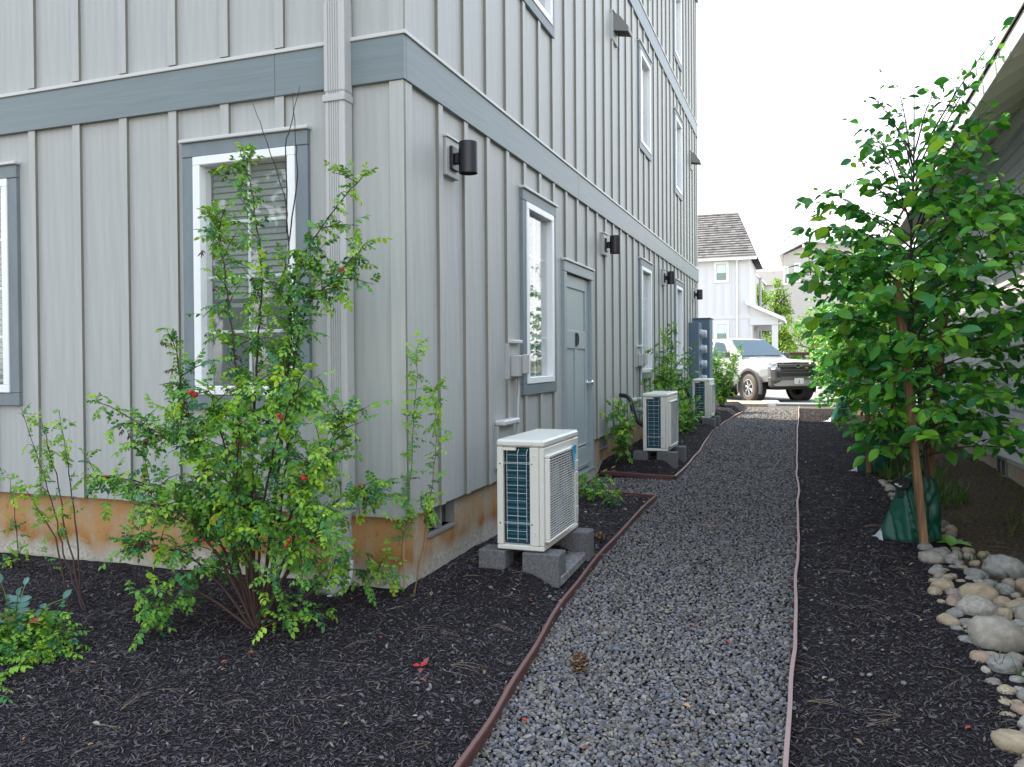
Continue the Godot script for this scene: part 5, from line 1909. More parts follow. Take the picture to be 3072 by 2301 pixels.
func build_tree_row() -> void:
	var lv := [leaf_mesh(0.62, 0.25, 0.26, 0.9, 0.5), leaf_mesh(0.70, 0.14, 0.42, 1.0, 0.8), leaf_mesh(0.55, 0.42, 0.14, 0.8, 0.4), leaf_mesh(0.66, 0.30, -0.12, 0.95, 1.0), leaf_mesh(0.60, 0.62, 0.34, 0.85, 0.6)]
	var g := "young trees in a row beside the path"
	young_tree("young_tree", "nearest young broad leaved tree, thin topped, tied to wooden stakes", V(2.97, 0.07, -2.32), 3.62, [[0.72, 0.55], [1.0, 0.66], [1.3, 0.82], [1.55, 1.00], [2.0, 1.06], [2.35, 0.88], [2.65, 0.52], [3.05, 0.46], [3.5, 0.30]], 92, 0.100, 0.047, 300, V(-0.10, 0, 0.02), lv, g, 1201)
	young_tree("young_tree", "second young tree of the row, behind the nearest one", V(3.12, 0.09, -5.75), 2.6, [[0.55, 0.55], [0.9, 0.8], [1.5, 0.9], [2.0, 0.72], [2.6, 0.3]], 32, 0.11, 0.055, 100, V(-0.06, 0, 0.0), lv, g, 1202)
	young_tree("young_tree", "third young tree of the row, by the shadow edge", V(3.2, 0.14, -9.6), 2.2, [[0.5, 0.6], [1.0, 0.85], [1.5, 0.85], [1.9, 0.6], [2.2, 0.3]], 28, 0.11, 0.065, 0, V(-0.05, 0, 0.0), lv, g, 1203)
	young_tree("young_tree", "fourth young tree of the row, partly sunlit", V(2.95, 0.17, -13.6), 3.1, [[0.3, 0.7], [1.0, 1.05], [1.8, 1.2], [2.4, 0.95], [3.0, 0.35]], 50, 0.115, 0.075, 0, V(-0.03, 0, 0.0), lv, g, 1204)
	young_tree("young_tree", "last young tree of the row, bright in the sun near the parking lot", V(3.3, 0.18, -16.6), 4.2, [[0.3, 0.7], [1.0, 1.15], [2.0, 1.3], [3.0, 1.0], [4.1, 0.3]], 44, 0.12, 0.08, 0, V(0.0, 0, 0.0), lv, g, 1205)
	stake("leaning wooden stake of the nearest tree, standing in front of its green bag", V(2.935, 0.06, -2.05), V(2.775, 1.93, -2.12))
	stake("short wooden stake behind the trunk of the nearest tree", V(3.02, 0.08, -2.75), V(3.14, 1.72, -2.62))
	stake("wooden stake of the second tree, beside its dark bag", V(2.83, 0.09, -5.72), V(2.80, 1.55, -5.70))
	stake("wooden stake behind the second tree", V(3.12, 0.10, -6.05), V(3.10, 1.45, -6.0))
	stake("wooden stake of the third tree", V(2.86, 0.14, -9.55), V(2.82, 1.65, -9.55))
	stake("wooden stake of the fourth tree", V(2.84, 0.16, -12.9), V(2.82, 1.5, -12.9))
	for q in [[V(2.90, 0.72, -2.13), 0.05], [V(2.95, 0.73, -2.30), 0.045]]:
		pass
	var tie := MB.new()
	tie.tube(smooth_path(path3([-0.035, 0.0, 0.03, 0.03, 0.005, 0.035, 0.045, 0.0, -0.05, 0.06, -0.01, -0.24, 0.02, -0.005, -0.26, -0.03, 0.0, -0.12, -0.035, 0.0, 0.03]), 24), PackedFloat32Array([0.007]), 6)
	single("tree_tie", tie, M.black, "black strap tying the nearest trunk to its stake", "tree tie", Transform3D(Basis(), V(2.884, 0.70, -2.10)))
	water_bag("crumpled green watering bag with one pale corner at the nearest tree", V(2.93, 0.055, -2.36), 0.19, 0.53, 3, true)
	water_bag("dark green watering bag round the second trunk", V(2.93, 0.085, -5.85), 0.17, 0.55, 8, false)
	water_bag("farthest dark watering bag, at the fourth trunk", V(2.88, 0.15, -12.6), 0.2, 0.55, 12, false)

# ------------------------------------------------------------------ river stones
func build_rocks() -> void:
	var shapes := []
	for i in 12:
		shapes.append(cobble_mesh(i, 9))
	var big := []
	for i in 6:
		big.append(cobble_mesh(40 + i, 16))
	rng.seed = 333
	var bed := struct("river_stones", sheet(ROCK_LEFT, ROCK_RIGHT, 1.9, -5.6, 12, 70, "soil"), M.soil, "bed of rounded river stones between the mulch and the soil")
	# the ones that stand out: [x, z, length, turn, flatness, tone, label]
	var placed := []
	for q in [[3.00, -0.13, 0.345, 0.2, 1.25, 0, "largest river stone, a pale rounded grey boulder with a step in its face"],
			[2.97, 0.17, 0.20, 0.5, 0.8, 5, "smooth blue grey stone lying in front of the largest boulder"],
			[3.00, -0.62, 0.27, 0.1, 1.0, 4, "big pale egg shaped stone behind the largest boulder"],
			[3.06, -0.90, 0.28, 0.4, 0.9, 1, "big ochre stone behind the pale egg shaped one"],
			[3.30, -1.50, 0.33, -0.6, 0.9, 2, "angular light grey boulder by the grass at the back of the stones"],
			[2.90, -1.03, 0.17, -0.5, 1.1, 1, "tan oval stone at the mulch edge of the stone bed"],
			[2.96, -0.40, 0.22, 0.1, 0.5, 8, "flat grey stone half under the largest boulder"],
			[2.94, 0.80, 0.17, 0.4, 1.0, 4, "speckled pale round stone near the lower edge of the stone bed"],
			[3.02, 0.52, 0.22, -0.1, 0.7, 2, "grey blue flat stone below the blue grey one"],
			[3.25, -0.55, 0.24, 0.2, 0.9, 0, "smooth beige grey stone right of the ochre one"],
			[2.95, 1.28, 0.16, 0.3, 0.9, 6, "pinkish white stone at the bottom right of the stone bed"],
			[2.99, -1.86, 0.19, 0.0, 0.8, 5, "flat grey oval stone at the foot of the nearest stake"]]:
		var b := Basis(Y, q[3]) * Basis(Vector3.RIGHT, 0.12)
		var L: float = q[2] * 0.70
		single("boulder", big[placed.size() % 6], M.rock[q[5]], q[6], "river stone", Transform3D(b.scaled_local(V(L, L * q[4], L)), V(q[0], soil_y(q[0], q[1]) + L * 0.16 * q[4], q[1])), "large river stones")
		placed.append([V(q[0], 0, q[1]), L * 0.40])
	var n := 0
	for tries in 9000:
		if n >= 298:
			break
		var z := 1.5 - pow(rng.randf(), 1.7) * 6.6
		var a := lerp_list(ROCK_LEFT, z) + 0.02
		var c := lerp_list(ROCK_RIGHT, z)
		var x := lerpf(a, c, pow(rng.randf(), 1.5))
		if V(x, 0, z).distance_to(V(2.93, 0, -2.36)) < 0.30:
			continue
		var L := rng.randf_range(0.045, 0.11)
		if rng.randf() < 0.16:
			L = rng.randf_range(0.11, 0.165)
		if z < -2.0:
			L *= 0.9
		var ok := true
		for p in placed:
			if V(x, 0, z).distance_to(p[0]) < (L * 0.40 + p[1]) * 0.84:
				ok = false
				break
		if not ok:
			continue
		placed.append([V(x, 0, z), L * 0.38])
		var b := rnd_basis(V(L, L * rng.randf_range(0.8, 1.15), L), 0.25)
		part(bed, "stone", shapes[rng.randi() % 12], M.rock[rng.randi() % 9], Transform3D(b, V(x, soil_y(x, z) + L * 0.12, z)))
		n += 1

# ------------------------------------------------------------------ small things on the ground
func pine_cone(label: String, at: Vector3, l: float, B: Basis) -> void:
	var c := thing("pine_cone", label, "pine cone", at, "", B)
	var core := MB.new()
	core.ring(Vector3.ZERO, Y, [[0.0, -0.45 * l], [0.24 * l, -0.25 * l], [0.27 * l, 0.0], [0.16 * l, 0.32 * l], [0.0, 0.5 * l]], 10)
	part(c, "core", core, M.cone)
	var sc := MB.new()
	sc.poly([V(-0.07, 0, 0) * l, V(0.07, 0, 0) * l, V(0.11, 0.02, 0.17) * l, V(0.0, 0.05, 0.24) * l, V(-0.11, 0.02, 0.17) * l], V(0, -1, 0))
	sc.poly([V(-0.11, 0.02, 0.17) * l, V(0.11, 0.02, 0.17) * l, V(0.09, -0.03, 0.20) * l, V(-0.09, -0.03, 0.20) * l], V(0, 0, -1))
	sc.poly([V(-0.07, -0.02, 0) * l, V(0.07, -0.02, 0) * l, V(0.09, -0.03, 0.20) * l, V(-0.09, -0.03, 0.20) * l], V(0, 1, 0))
	var sm := sc.mesh()
	for i in 64:
		var f := i / 64.0
		var y := lerpf(-0.40, 0.46, f) * l
		var r := (0.20 * sin(clampf(f * 1.15 + 0.12, 0, 1) * PI) + 0.05) * l
		var a := i * 2.399
		var s := 0.55 + 0.65 * sin(clampf(f + 0.12, 0, 1) * PI)
		part(c, "scale", sm, M.cone_tip if i % 3 == 0 else M.cone, Transform3D((Basis(Y, a) * Basis(Vector3.RIGHT, -0.15 - 0.7 * f)).scaled_local(Vector3.ONE * s), V(sin(a) * r, y, cos(a) * r)))

func build_small() -> void:
	pine_cone("brown pine cone lying on the gravel path", V(1.245, 0.097, 0.80), 0.088, Basis(Vector3.RIGHT, 0.35) * Basis(Vector3.BACK, 0.2))
	pine_cone("pine cone lying in the mulch next to the edging near the concrete blocks", V(0.795, bed_y(0.795, -1.42) + 0.035, -1.42), 0.085, Basis(Vector3.BACK, 1.3))
	var lf := leaf_mesh(0.75, 0.15, 0.3)
	var rl := thing("red_leaves", "small clump of red fallen leaves on the mulch, left of the path", "fallen leaf", V(0.605, bed_y(0.605, 1.03) + 0.012, 1.03))
	for q in [[V(0, 0.012, 0), V(0.3, 0.5, -1), 0.038, 0], [V(0.006, 0.01, 0.02), V(0.4, 0.1, 1), 0.032, 1], [V(-0.012, 0.012, 0.0), V(-1, 0.3, 0.3), 0.028, 0], [V(0.005, 0.016, -0.02), V(0.1, 0.9, -0.8), 0.032, 1]]:
		part(rl, "leaf", lf, [M.red_leaf, M.red_leaf2][q[3]], leaf_xf(q[0], q[1], Y + V(0, 0, 0.3), q[2]))
	single("dry_leaf", leaf_mesh(0.8, 0.4, 0.3, 1.0, 1.0), M.dry_leaf, "curled tan dry leaf on the mulch by the door", "fallen leaf", leaf_xf(V(0.10, bed_y(0.1, -4.72) + 0.02, -4.78), V(1, 0.2, -0.2), Y + V(0, 0, 0.5), 0.13))
	single("dry_leaf", leaf_mesh(0.7, 0.3, 0.2), M.red_leaf2, "small orange red leaf scrap on the mulch, in front of the red clump", "fallen leaf", leaf_xf(V(0.66, bed_y(0.66, 1.16) + 0.012, 1.16), V(1, 0.1, 0.2), Y, 0.028))
	single("dry_leaf", leaf_mesh(0.7, 0.3, 0.2), M.dry_leaf, "small tan leaf on the gravel near the right edging", "fallen leaf", leaf_xf(V(1.72, gy(1.05) + 0.03, 1.05), V(1, 0.1, 0.5), Y, 0.035))

# ------------------------------------------------------------------ the neighbouring house on the right
func build_neighbour() -> void:
	var b := thing("lap_sided_house", "pale grey lap sided house with exposed rafter tails at the right edge", "house", V(4.05, 0, 0), "", Basis(Vector3.RIGHT, -0.022))
	var z0 := 2.5
	var z1 := -11.5
	var y := 0.50
	var i := 0
	var wn := [-6.45, -5.55, 1.45, 2.66]                  # a window, partly behind the nearest tree
	while y < 3.66:
		var h := 0.122
		var spans := [[z1, z0]]
		if y + h > wn[2] - 0.09 and y < wn[3] + 0.09:
			spans = [[z1, wn[0] - 0.09], [wn[1] + 0.09, z0]]
		for s in spans:
			var mb := MB.new()
			mb.quad(V(-0.024, y, s[0]), V(-0.024, y, s[1]), V(-0.008, y + h + 0.02, s[1]), V(-0.008, y + h + 0.02, s[0]))
			mb.quad(V(-0.004, y, s[0]), V(-0.004, y, s[1]), V(-0.024, y, s[1]), V(-0.024, y, s[0]))
			part(b, "plank", mb, M.lap)
		y += h
		i += 1
	var core := MB.new()
	core.box(V(0.0, 0.45, z1), V(8.0, 3.74, z0))
	part(b, "wall", core, M.lap)
	var f := MB.new()
	f.quad(V(0.01, -0.4, z1), V(0.01, -0.4, z0), V(0.01, 0.51, z0), V(0.01, 0.51, z1), Vector2(0, 1), Vector2(4.6, 1), Vector2(4.6, 0), Vector2(0, 0))
	var fm := mat(Color(1, 1, 1), 0.9, 0.0, 0.25)
	fm.albedo_texture = stain_image(512, 96, 33, 0.12)
	part(b, "foundation", f, fm)
	for q in [-5.3, -8.6]:
		var v := part(b, "crawl_vent", MB.new(), M.dark) if false else null
		var mb := MB.new()
		mb.box(V(0.0, 0.30, q - 0.19), V(0.006, 0.47, q + 0.19))
		v = part(b, "crawl_vent", mb, M.dark)
		for s in [[0.285, 0.305, -0.205, 0.205], [0.465, 0.48, -0.205, 0.205], [0.306, 0.464, -0.205, -0.188], [0.306, 0.464, 0.188, 0.205], [0.306, 0.464, -0.008, 0.008]]:
			var fr := MB.new()
			fr.box(V(-0.012, s[0], q + s[2]), V(0.008, s[1], q + s[3]))
			part(v, "frame", fr, M.vent)
	# eave: fascia, deck, rafter tails
	var fa := MB.new()
	fa.cbox(V(-0.645, 3.375, z1 - 0.3), V(-0.625, 3.515, z0 + 0.5), 0.003)
	part(b, "fascia", fa, M.white)
	var deck := MB.new()
	var sl := 0.62
	deck.quad(V(-0.624, 3.452, z1 - 0.3), V(-0.624, 3.452, z0 + 0.5), V(0.02, 3.452 + 0.644 * sl, z0 + 0.5), V(0.02, 3.452 + 0.644 * sl, z1 - 0.3))
	part(b, "soffit", deck, M.soffit)
	var rf := MB.new()
	var up := V(0, 0.016, 0)
	var a := [V(-0.660, 3.517, z1 - 0.3), V(-0.660, 3.517, z0 + 0.5), V(4.0, 3.517 + 4.66 * sl, z0 + 0.5), V(4.0, 3.517 + 4.66 * sl, z1 - 0.3), V(8.66, 3.517, z0 + 0.5), V(8.66, 3.517, z1 - 0.3)]
	rf.poly([a[0] + up, a[1] + up, a[2] + up, a[3] + up], V(4, 0, 0))
	rf.poly([a[3] + up, a[2] + up, a[4] + up, a[5] + up], V(4, 0, 0))
	rf.poly([a[0], a[1], a[1] + up, a[0] + up], V(4, 3, 0))
	rf.poly([a[0], a[1], V(-0.62, 3.5415, z0 + 0.5), V(-0.62, 3.5415, z1 - 0.3)], V(0, 9, 0))
	part(b, "roof", rf, mat(Color(0.075, 0.07, 0.065), 0.95))
	for e in [z0, z1]:
		var gb := MB.new()
		gb.poly([V(0.0, 3.73, e), V(8.0, 3.73, e), V(4.0, 3.45 + 4.66 * sl, e)], V(4, 4, (z0 + z1) / 2.0))
		part(b, "gable", gb, M.lap)
	var zz := z0 + 0.3
	while zz > z1:
		var r := MB.new()
		for q in [[-0.620, 0.006]]:
			var p0 := V(q[0], 3.449 + (q[0] + 0.624) * sl, zz)
			var p1 := V(q[1], 3.449 + (q[1] + 0.624) * sl, zz)
			var w := V(0, 0, 0.019)
			var dn := V(0, -0.09, 0)
			r.poly([p0 + w + dn, p1 + w + dn, p1 - w + dn, p0 - w + dn], V(-0.3, 9, zz))
			r.poly([p0 + w, p1 + w, p1 + w + dn, p0 + w + dn], V(-0.3, 3.5, zz - 1))
			r.poly([p0 - w, p1 - w, p1 - w + dn, p0 - w + dn], V(-0.3, 3.5, zz + 1))
		part(b, "rafter", r, M.soffit)
		zz -= 0.462
	var fz := MB.new()
	fz.cbox(V(-0.045, 3.60, z1), V(-0.001, 3.735, z0), 0.003)
	part(b, "frieze_board", fz, M.soffit)
	# window
	var w := part(b, "window", fbox(Basis(), -0.028, 0.02, wn[2] + 0.06, wn[3] - 0.06, wn[0] + 0.05, wn[1] - 0.05), M.pane_far)
	for q in [[wn[2] - 0.085, wn[2], wn[0] - 0.085, wn[1] + 0.085], [wn[3], wn[3] + 0.085, wn[0] - 0.085, wn[1] + 0.085], [wn[2] + 0.001, wn[3] - 0.001, wn[0] - 0.085, wn[0]], [wn[2] + 0.001, wn[3] - 0.001, wn[1], wn[1] + 0.085]]:
		part(w, "trim_board", fbox(Basis(), -0.04, 0.02, q[0], q[1], q[2], q[3], 0.003), M.white)
	for q in [[wn[2] + 0.002, wn[2] + 0.06, wn[0] + 0.002, wn[1] - 0.002], [wn[3] - 0.06, wn[3] - 0.002, wn[0] + 0.002, wn[1] - 0.002], [wn[2] + 0.062, wn[3] - 0.062, wn[0] + 0.002, wn[0] + 0.055], [wn[2] + 0.062, wn[3] - 0.062, wn[1] - 0.055, wn[1] - 0.002], [2.02, 2.07, wn[0] + 0.056, wn[1] - 0.056]]:
		part(w, "frame", fbox(Basis(), -0.034, 0.02, q[0], q[1], q[2], q[3], 0.003), M.vinyl)

# ------------------------------------------------------------------ beyond the parking lot
func shingles(p0: Vector3, p1: Vector3, up: Vector3, rows: int, tab: float, base: float, seed_: int, nip := 0.0) -> MB:
	# overlapping courses of tabs on the slope between p0-p1 and p0+up
	rng.seed = seed_
	var mb := MB.new()
	var along_ := (p1 - p0)
	var len := along_.length()
	var nn := along_.cross(up).normalized()
	if nn.y < 0.0:
		nn = -nn
	for r in rows:
		var a := float(r) / rows
		var b := float(r + 1) / rows
		var x := -tab * rng.randf()
		var lim := len - nip * 2.85 * (a + 0.5 / rows)
		while x < lim:
			var x1 := minf(x + tab * rng.randf_range(0.8, 1.2), lim)
			var s0 := along_ * (maxf(x, 0.0) / len)
			var s1 := along_ * (x1 / len)
			var g := base * rng.randf_range(0.74, 1.28)
			mb.col = Color(g, g * 0.97, g * 0.97)
			var lift := nn * (0.05 + 0.012 * rng.randf())
			var q := [p0 + s0 + up * a + lift, p0 + s1 + up * a + lift, p0 + s1 + up * b + nn * 0.012, p0 + s0 + up * b + nn * 0.012]
			mb.poly(q, q[0] - nn * 5.0)
			mb.poly([q[0], q[1], p0 + s1 + up * a, p0 + s0 + up * a], p0 + up * (a + 0.4))
			x = x1
	return mb

func far_window(b: Node3D, x0: float, x1: float, y0: float, y1: float, z: float, trim := 0.10) -> void:
	var w := part(b, "window", fbox(UL, x0, x1, y0, y1, z, z + 0.03), M.pane_far)
	for q in [[x0 - trim, x1 + trim, y0 - trim, y0 - 0.001], [x0 - trim, x1 + trim, y1 + 0.001, y1 + trim], [x0 - trim, x0 - 0.001, y0, y1], [x1 + 0.001, x1 + trim, y0, y1]]:
		part(w, "trim_board", fbox(UL, q[0], q[1], q[2], q[3], z, z + 0.05), M.white)
	part(w, "blind", fbox(UL, x0 + 0.02, x1 - 0.02, y0 + (y1 - y0) * 0.45, y1 - 0.02, z + 0.031, z + 0.033), M.muntin)

func build_far() -> void:
	# white farmhouse style house
	var z := -38.0
	var b := thing("white_house", "two storey white board and batten house with grey shingle roof beyond the parking lot", "house", V(0, 0.15, z))
	var xr := -0.43
	var xl := -9.0
	part(b, "wall", fbox(UL, xl, xr, 0.0, 6.25, -6.0, 0.0), M.house_white)
	part(b, "band_board", fbox(UL, xl, xr + 0.02, 3.2, 3.42, 0.001, 0.03), M.house_white)
	var x := xr - 0.10
	while x > xl:
		if absf(x + 1.81) > 0.36:
			part(b, "batten", fbox(UL, x - 0.03, x + 0.03, 3.43, 6.15, 0.001, 0.03), M.house_white)
			part(b, "batten", fbox(UL, x - 0.03, x + 0.03, 0.0, 3.19, 0.001, 0.03), M.house_white)
		else:
			part(b, "batten", fbox(UL, x - 0.03, x + 0.03, 3.43, 5.03, 0.001, 0.03), M.house_white)
		x -= 0.41
	far_window(b, -2.05, -1.57, 5.16, 5.98, 0.001, 0.12)
	far_window(b, -2.05, -1.57, 2.10, 2.93, 0.001, 0.12)
	part(b, "fascia", fbox(UL, xl, xr + 0.36, 6.12, 6.32, 0.28, 0.33, 0.01), M.white)
	part(b, "soffit", fbox(UL, xl, xr + 0.34, 6.22, 6.25, 0.001, 0.279), M.soffit)
	part(b, "roof", shingles(V(xl, 6.30, 0.36), V(xr + 0.38, 6.30, 0.36), V(0, 2.75, -3.3), 19, 0.22, 0.150, 11, 0.40), M.shingle).set_meta("kind", "stuff")
	var rb := MB.new()
	rb.poly([V(xl, 6.26, 0.34), V(xr + 0.37, 6.26, 0.34), V(xr - 0.75, 9.0, -2.94), V(xl, 9.0, -2.94)], V(-4, 0, 0))
	rb.poly([V(xl, 6.26, -6.3), V(xr + 0.37, 6.26, -6.3), V(xr - 0.75, 9.0, -2.94), V(xl, 9.0, -2.94)], V(-4, 0, 0))
	rb.poly([V(xr + 0.37, 6.26, 0.34), V(xr + 0.37, 6.26, -6.3), V(xr - 0.75, 9.0, -2.94)], V(-4, 6, -3))
	part(b, "roof_deck", rb, mat(Color(0.13, 0.125, 0.125), 0.95))
	var d := MB.new()
	d.cyl(V(-1.05, 0, 0.08), V(-1.05, 6.0, 0.08), 0.045, 8)
	d.tube(PackedVector3Array([V(-1.05, 5.98, 0.08), V(-1.03, 6.08, 0.16), V(-0.98, 6.14, 0.27)]), PackedFloat32Array([0.045]), 8)
	part(b, "downspout", d, M.white)
	# porch on the right, open between its posts
	var p0 := 0.0
	part(b, "porch_beam", fbox(UL, xr + 0.001, 0.92, 2.86, 3.30, -0.35, 0.04, 0.01), M.house_white)
	part(b, "porch_post", fbox(UL, 0.61, 0.90, 0.0, 2.859, -0.32, 0.0, 0.01), M.house_white)
	part(b, "porch_post", fbox(UL, -0.40, -0.22, 0.0, 2.859, -4.2, -4.0, 0.01), M.house_white)
	part(b, "porch_post", fbox(UL, xr + 0.002, xr + 0.12, 0.0, 2.859, -0.3, 0.0, 0.01), M.house_white)
	part(b, "porch_beam", fbox(UL, xr + 0.001, 0.92, 2.70, 3.00, -4.4, -4.1, 0.01), M.house_white)
	var pg := MB.new()
	pg.poly([V(-0.425, 3.301, 0.0), V(0.655, 3.301, 0.0), V(-0.425, 3.815, 0.0)], V(0, 3, -5))
	part(b, "porch_gable", pg, M.house_white)
	var pr := MB.new()
	for q in [[-0.62, 4.08, 1.22, 3.20]]:
		pr.poly([V(q[0], q[1], 0.35), V(q[2], q[3], 0.35), V(q[2], q[3], -4.6), V(q[0], q[1], -4.6)], V(0, 0, 0))
		pr.poly([V(q[0], q[1] - 0.17, 0.35), V(q[2], q[3] - 0.17, 0.35), V(q[2], q[3], 0.35), V(q[0], q[1], 0.35)], V(0, 3.4, -3))
		pr.poly([V(q[0], q[1] - 0.17, 0.35), V(q[2], q[3] - 0.17, 0.35), V(q[2], q[3] - 0.17, -4.6), V(q[0], q[1] - 0.17, -4.6)], V(0, 9, 0))
		pr.poly([V(q[2], q[3] - 0.17, 0.35), V(q[2], q[3], 0.35), V(q[2], q[3], -4.6), V(q[2], q[3] - 0.17, -4.6)], V(0, 3.4, -3))
	part(b, "porch_roof", pr, M.white)
	# grey lap sided house on the right
	z = -55.0
	var g := thing("grey_house", "tall beige grey lap sided house with white trim, half hidden by the young trees", "house", V(0, 0.1, z))
	part(g, "wall", fbox(UL, 0.784, 9.0, 0.0, 8.35, -8.0, 0.0), M.grey_lap)
	var gg := MB.new()
	gg.poly([V(0.784, 8.349, 0.0), V(9.0, 8.349, 0.0), V(3.1, 9.35, 0.0)], V(3, 5, -5))
	part(g, "gable", gg, M.grey_lap)
	var yy := 0.3
	while yy < 8.3:
		part(g, "plank", fbox(UL, 0.78, 9.0, yy, yy + 0.02, 0.001, 0.02), M.grey_lap)
		yy += 0.19
	for q in [[0.50, 8.52, 2.30, 9.38], [2.30, 9.38, 9.5, 8.3]]:
		var rk := MB.new()
		rk.poly([V(q[0], q[1], 0.55), V(q[2], q[3], 0.55), V(q[2], q[3], -8.5), V(q[0], q[1], -8.5)], V(3, 0, -3))
		rk.poly([V(q[0], q[1] - 0.2, 0.55), V(q[2], q[3] - 0.2, 0.55), V(q[2], q[3], 0.55), V(q[0], q[1], 0.55)], V(3, 8, -6))
		rk.poly([V(q[0], q[1] - 0.2, 0.55), V(q[2], q[3] - 0.2, 0.55), V(q[2], q[3] - 0.2, -8.5), V(q[0], q[1] - 0.2, -8.5)], V(3, 20, -3))
		rk.poly([V(q[0], q[1] - 0.2, 0.55), V(q[0], q[1], 0.55), V(q[0], q[1], -8.5), V(q[0], q[1] - 0.2, -8.5)], V(30, 9, -3))
		part(g, "roof", rk, M.white)
	var rr := MB.new()
	rr.poly([V(2.5, 9.40, -0.2), V(9.4, 8.6, -0.2), V(9.4, 9.35, -4.0), V(3.4, 9.45, -4.0)], V(4, 0, -2))
	part(g, "roof_deck", rr, mat(Color(0.12, 0.115, 0.115), 0.95))
	for xx in [2.0, 2.6]:
		part(g, "bracket", fbox(UL, xx, xx + 0.14, 8.75, 9.0, 0.001, 0.5, 0.01), M.white)
	far_window(g, 0.86, 1.0, 6.4, 7.46, 0.001)
	far_window(g, 1.58, 1.77, 6.54, 7.68, 0.001)
	far_window(g, 2.0, 2.2, 7.07, 7.41, 0.001)
	# house further back
	z = -75.0
	var h := thing("gabled_house", "far white gabled house with broad grey roof between the two nearer houses", "house", V(0, 0.1, z))
	part(h, "wall", fbox(UL, -5.0, 1.4, 0.0, 8.1, -6.0, 0.0), M.house_white)
	var hr := MB.new()
	hr.poly([V(-5.2, 8.0, 0.3), V(1.6, 8.0, 0.3), V(1.6, 9.62, -2.8), V(-5.2, 9.62, -2.8)], V(0, 0, 0))
	hr.poly([V(-5.2, 8.0, -6.0), V(1.6, 8.0, -6.0), V(1.6, 9.62, -2.8), V(-5.2, 9.62, -2.8)], V(0, 0, 0))
	part(h, "roof", hr, mat(Color(0.16, 0.155, 0.155), 0.95))
	part(h, "roof_vent", fbox(UL, -0.82, -0.70, 9.55, 9.68, -2.4, -2.3, 0.01), M.white)
	var gb := MB.new()
	gb.poly([V(-3.0, 8.1, 0.8), V(-1.4, 8.1, 0.8), V(-2.2, 9.05, 0.8)], V(-2, 8, -3))
	gb.poly([V(-3.0, 5.0, 0.8), V(-1.4, 5.0, 0.8), V(-1.4, 8.1, 0.8), V(-3.0, 8.1, 0.8)], V(-2, 8, -3))
	part(h, "dormer", gb, M.house_white)
	for s in [-1.0, 1.0]:
		var rk := MB.new()
		rk.poly([V(-2.2, 9.25, 1.0), V(-2.2 + s * 1.05, 8.05, 1.0), V(-2.2 + s * 1.05, 7.88, 1.0), V(-2.2, 9.06, 1.0)], V(-2, 8, -3))
		rk.poly([V(-2.2, 9.25, 1.0), V(-2.2 + s * 1.05, 8.05, 1.0), V(-2.2 + s * 1.05, 8.05, -2.0), V(-2.2, 9.25, -2.0)], V(-2.2, 7, 0))
		part(h, "rake", rk, M.white)
	far_window(h, -2.55, -1.9, 6.9, 7.8, 0.801)
	# trees behind the white house, the pole and a fence
	for q in [[-0.62, -50.0, 6.0, 1.15, "light green tree left of the pole, behind the white porch"], [0.45, -51.5, 6.4, 1.25, "light green tree right of the pole, behind the white porch"], [2.6, -46.0, 3.6, 2.2, "bright bushy tree behind the young row, far right"], [5.5, -30.0, 4.6, 2.6, "broad bright tree behind the young trees, right of the truck"], [3.9, -25.0, 2.8, 1.25, "round bright shrub right of the truck"], [3.75, -19.6, 4.3, 1.35, "tall bright yellow green tree at the corner of the parking lot"], [-0.9, -44.0, 3.2, 1.1, "low green bush seen through the porch"], [0.9, -45.0, 3.0, 1.0, "low green bush seen through the porch, the right one"]]:
		bg_tree("leafy_tree", q[4], V(q[0], 0.1, q[1]), q[2], q[3], 2600, 0.16, Color(0.23, 0.35, 0.045), int(q[2] * 100.0))
	for q in [[-14.0, 16.0, 14.0, 4.2, "tall tree behind the viewer, reflected in the front window, left"], [-8.5, 19.0, 15.0, 4.0, "tall tree behind the viewer, reflected in the front window, right"]]:
		bg_tree("leafy_tree", q[4], V(q[0], 0.0, q[1]), q[2], q[3], 5200, 0.5, Color(0.05, 0.09, 0.03), int(q[2] * 77.0))
	var po := MB.new()
	po.tube(PackedVector3Array([V(0, 0, 0), V(0, 5.7, 0)]), PackedFloat32Array([0.10, 0.07]), 10)
	po.cbox(V(-0.09, 5.7, -0.09), V(0.09, 5.78, 0.09), 0.01)
	single("light_pole", po, M.silver, "thin pale pole in front of the light green trees", "pole", Transform3D(Basis(), V(-0.20, 0.1, -43.5)))
	var fe := thing("rail_fence", "dark brown wooden rail fence right of the truck", "fence", V(1.5, 0.15, -26.5))
	for xx in [0.02, 0.55, 1.6, 2.65]:
		part(fe, "post", fbox(UL, xx, xx + 0.10, 0.0, 1.42, -0.05, 0.05, 0.008), M.fence)
	for q in [[1.31, 1.42], [0.75, 0.85], [0.25, 0.35]]:
		part(fe, "rail", fbox(UL, 0.0, 2.8, q[0], q[1], 0.051, 0.09, 0.005), M.fence)

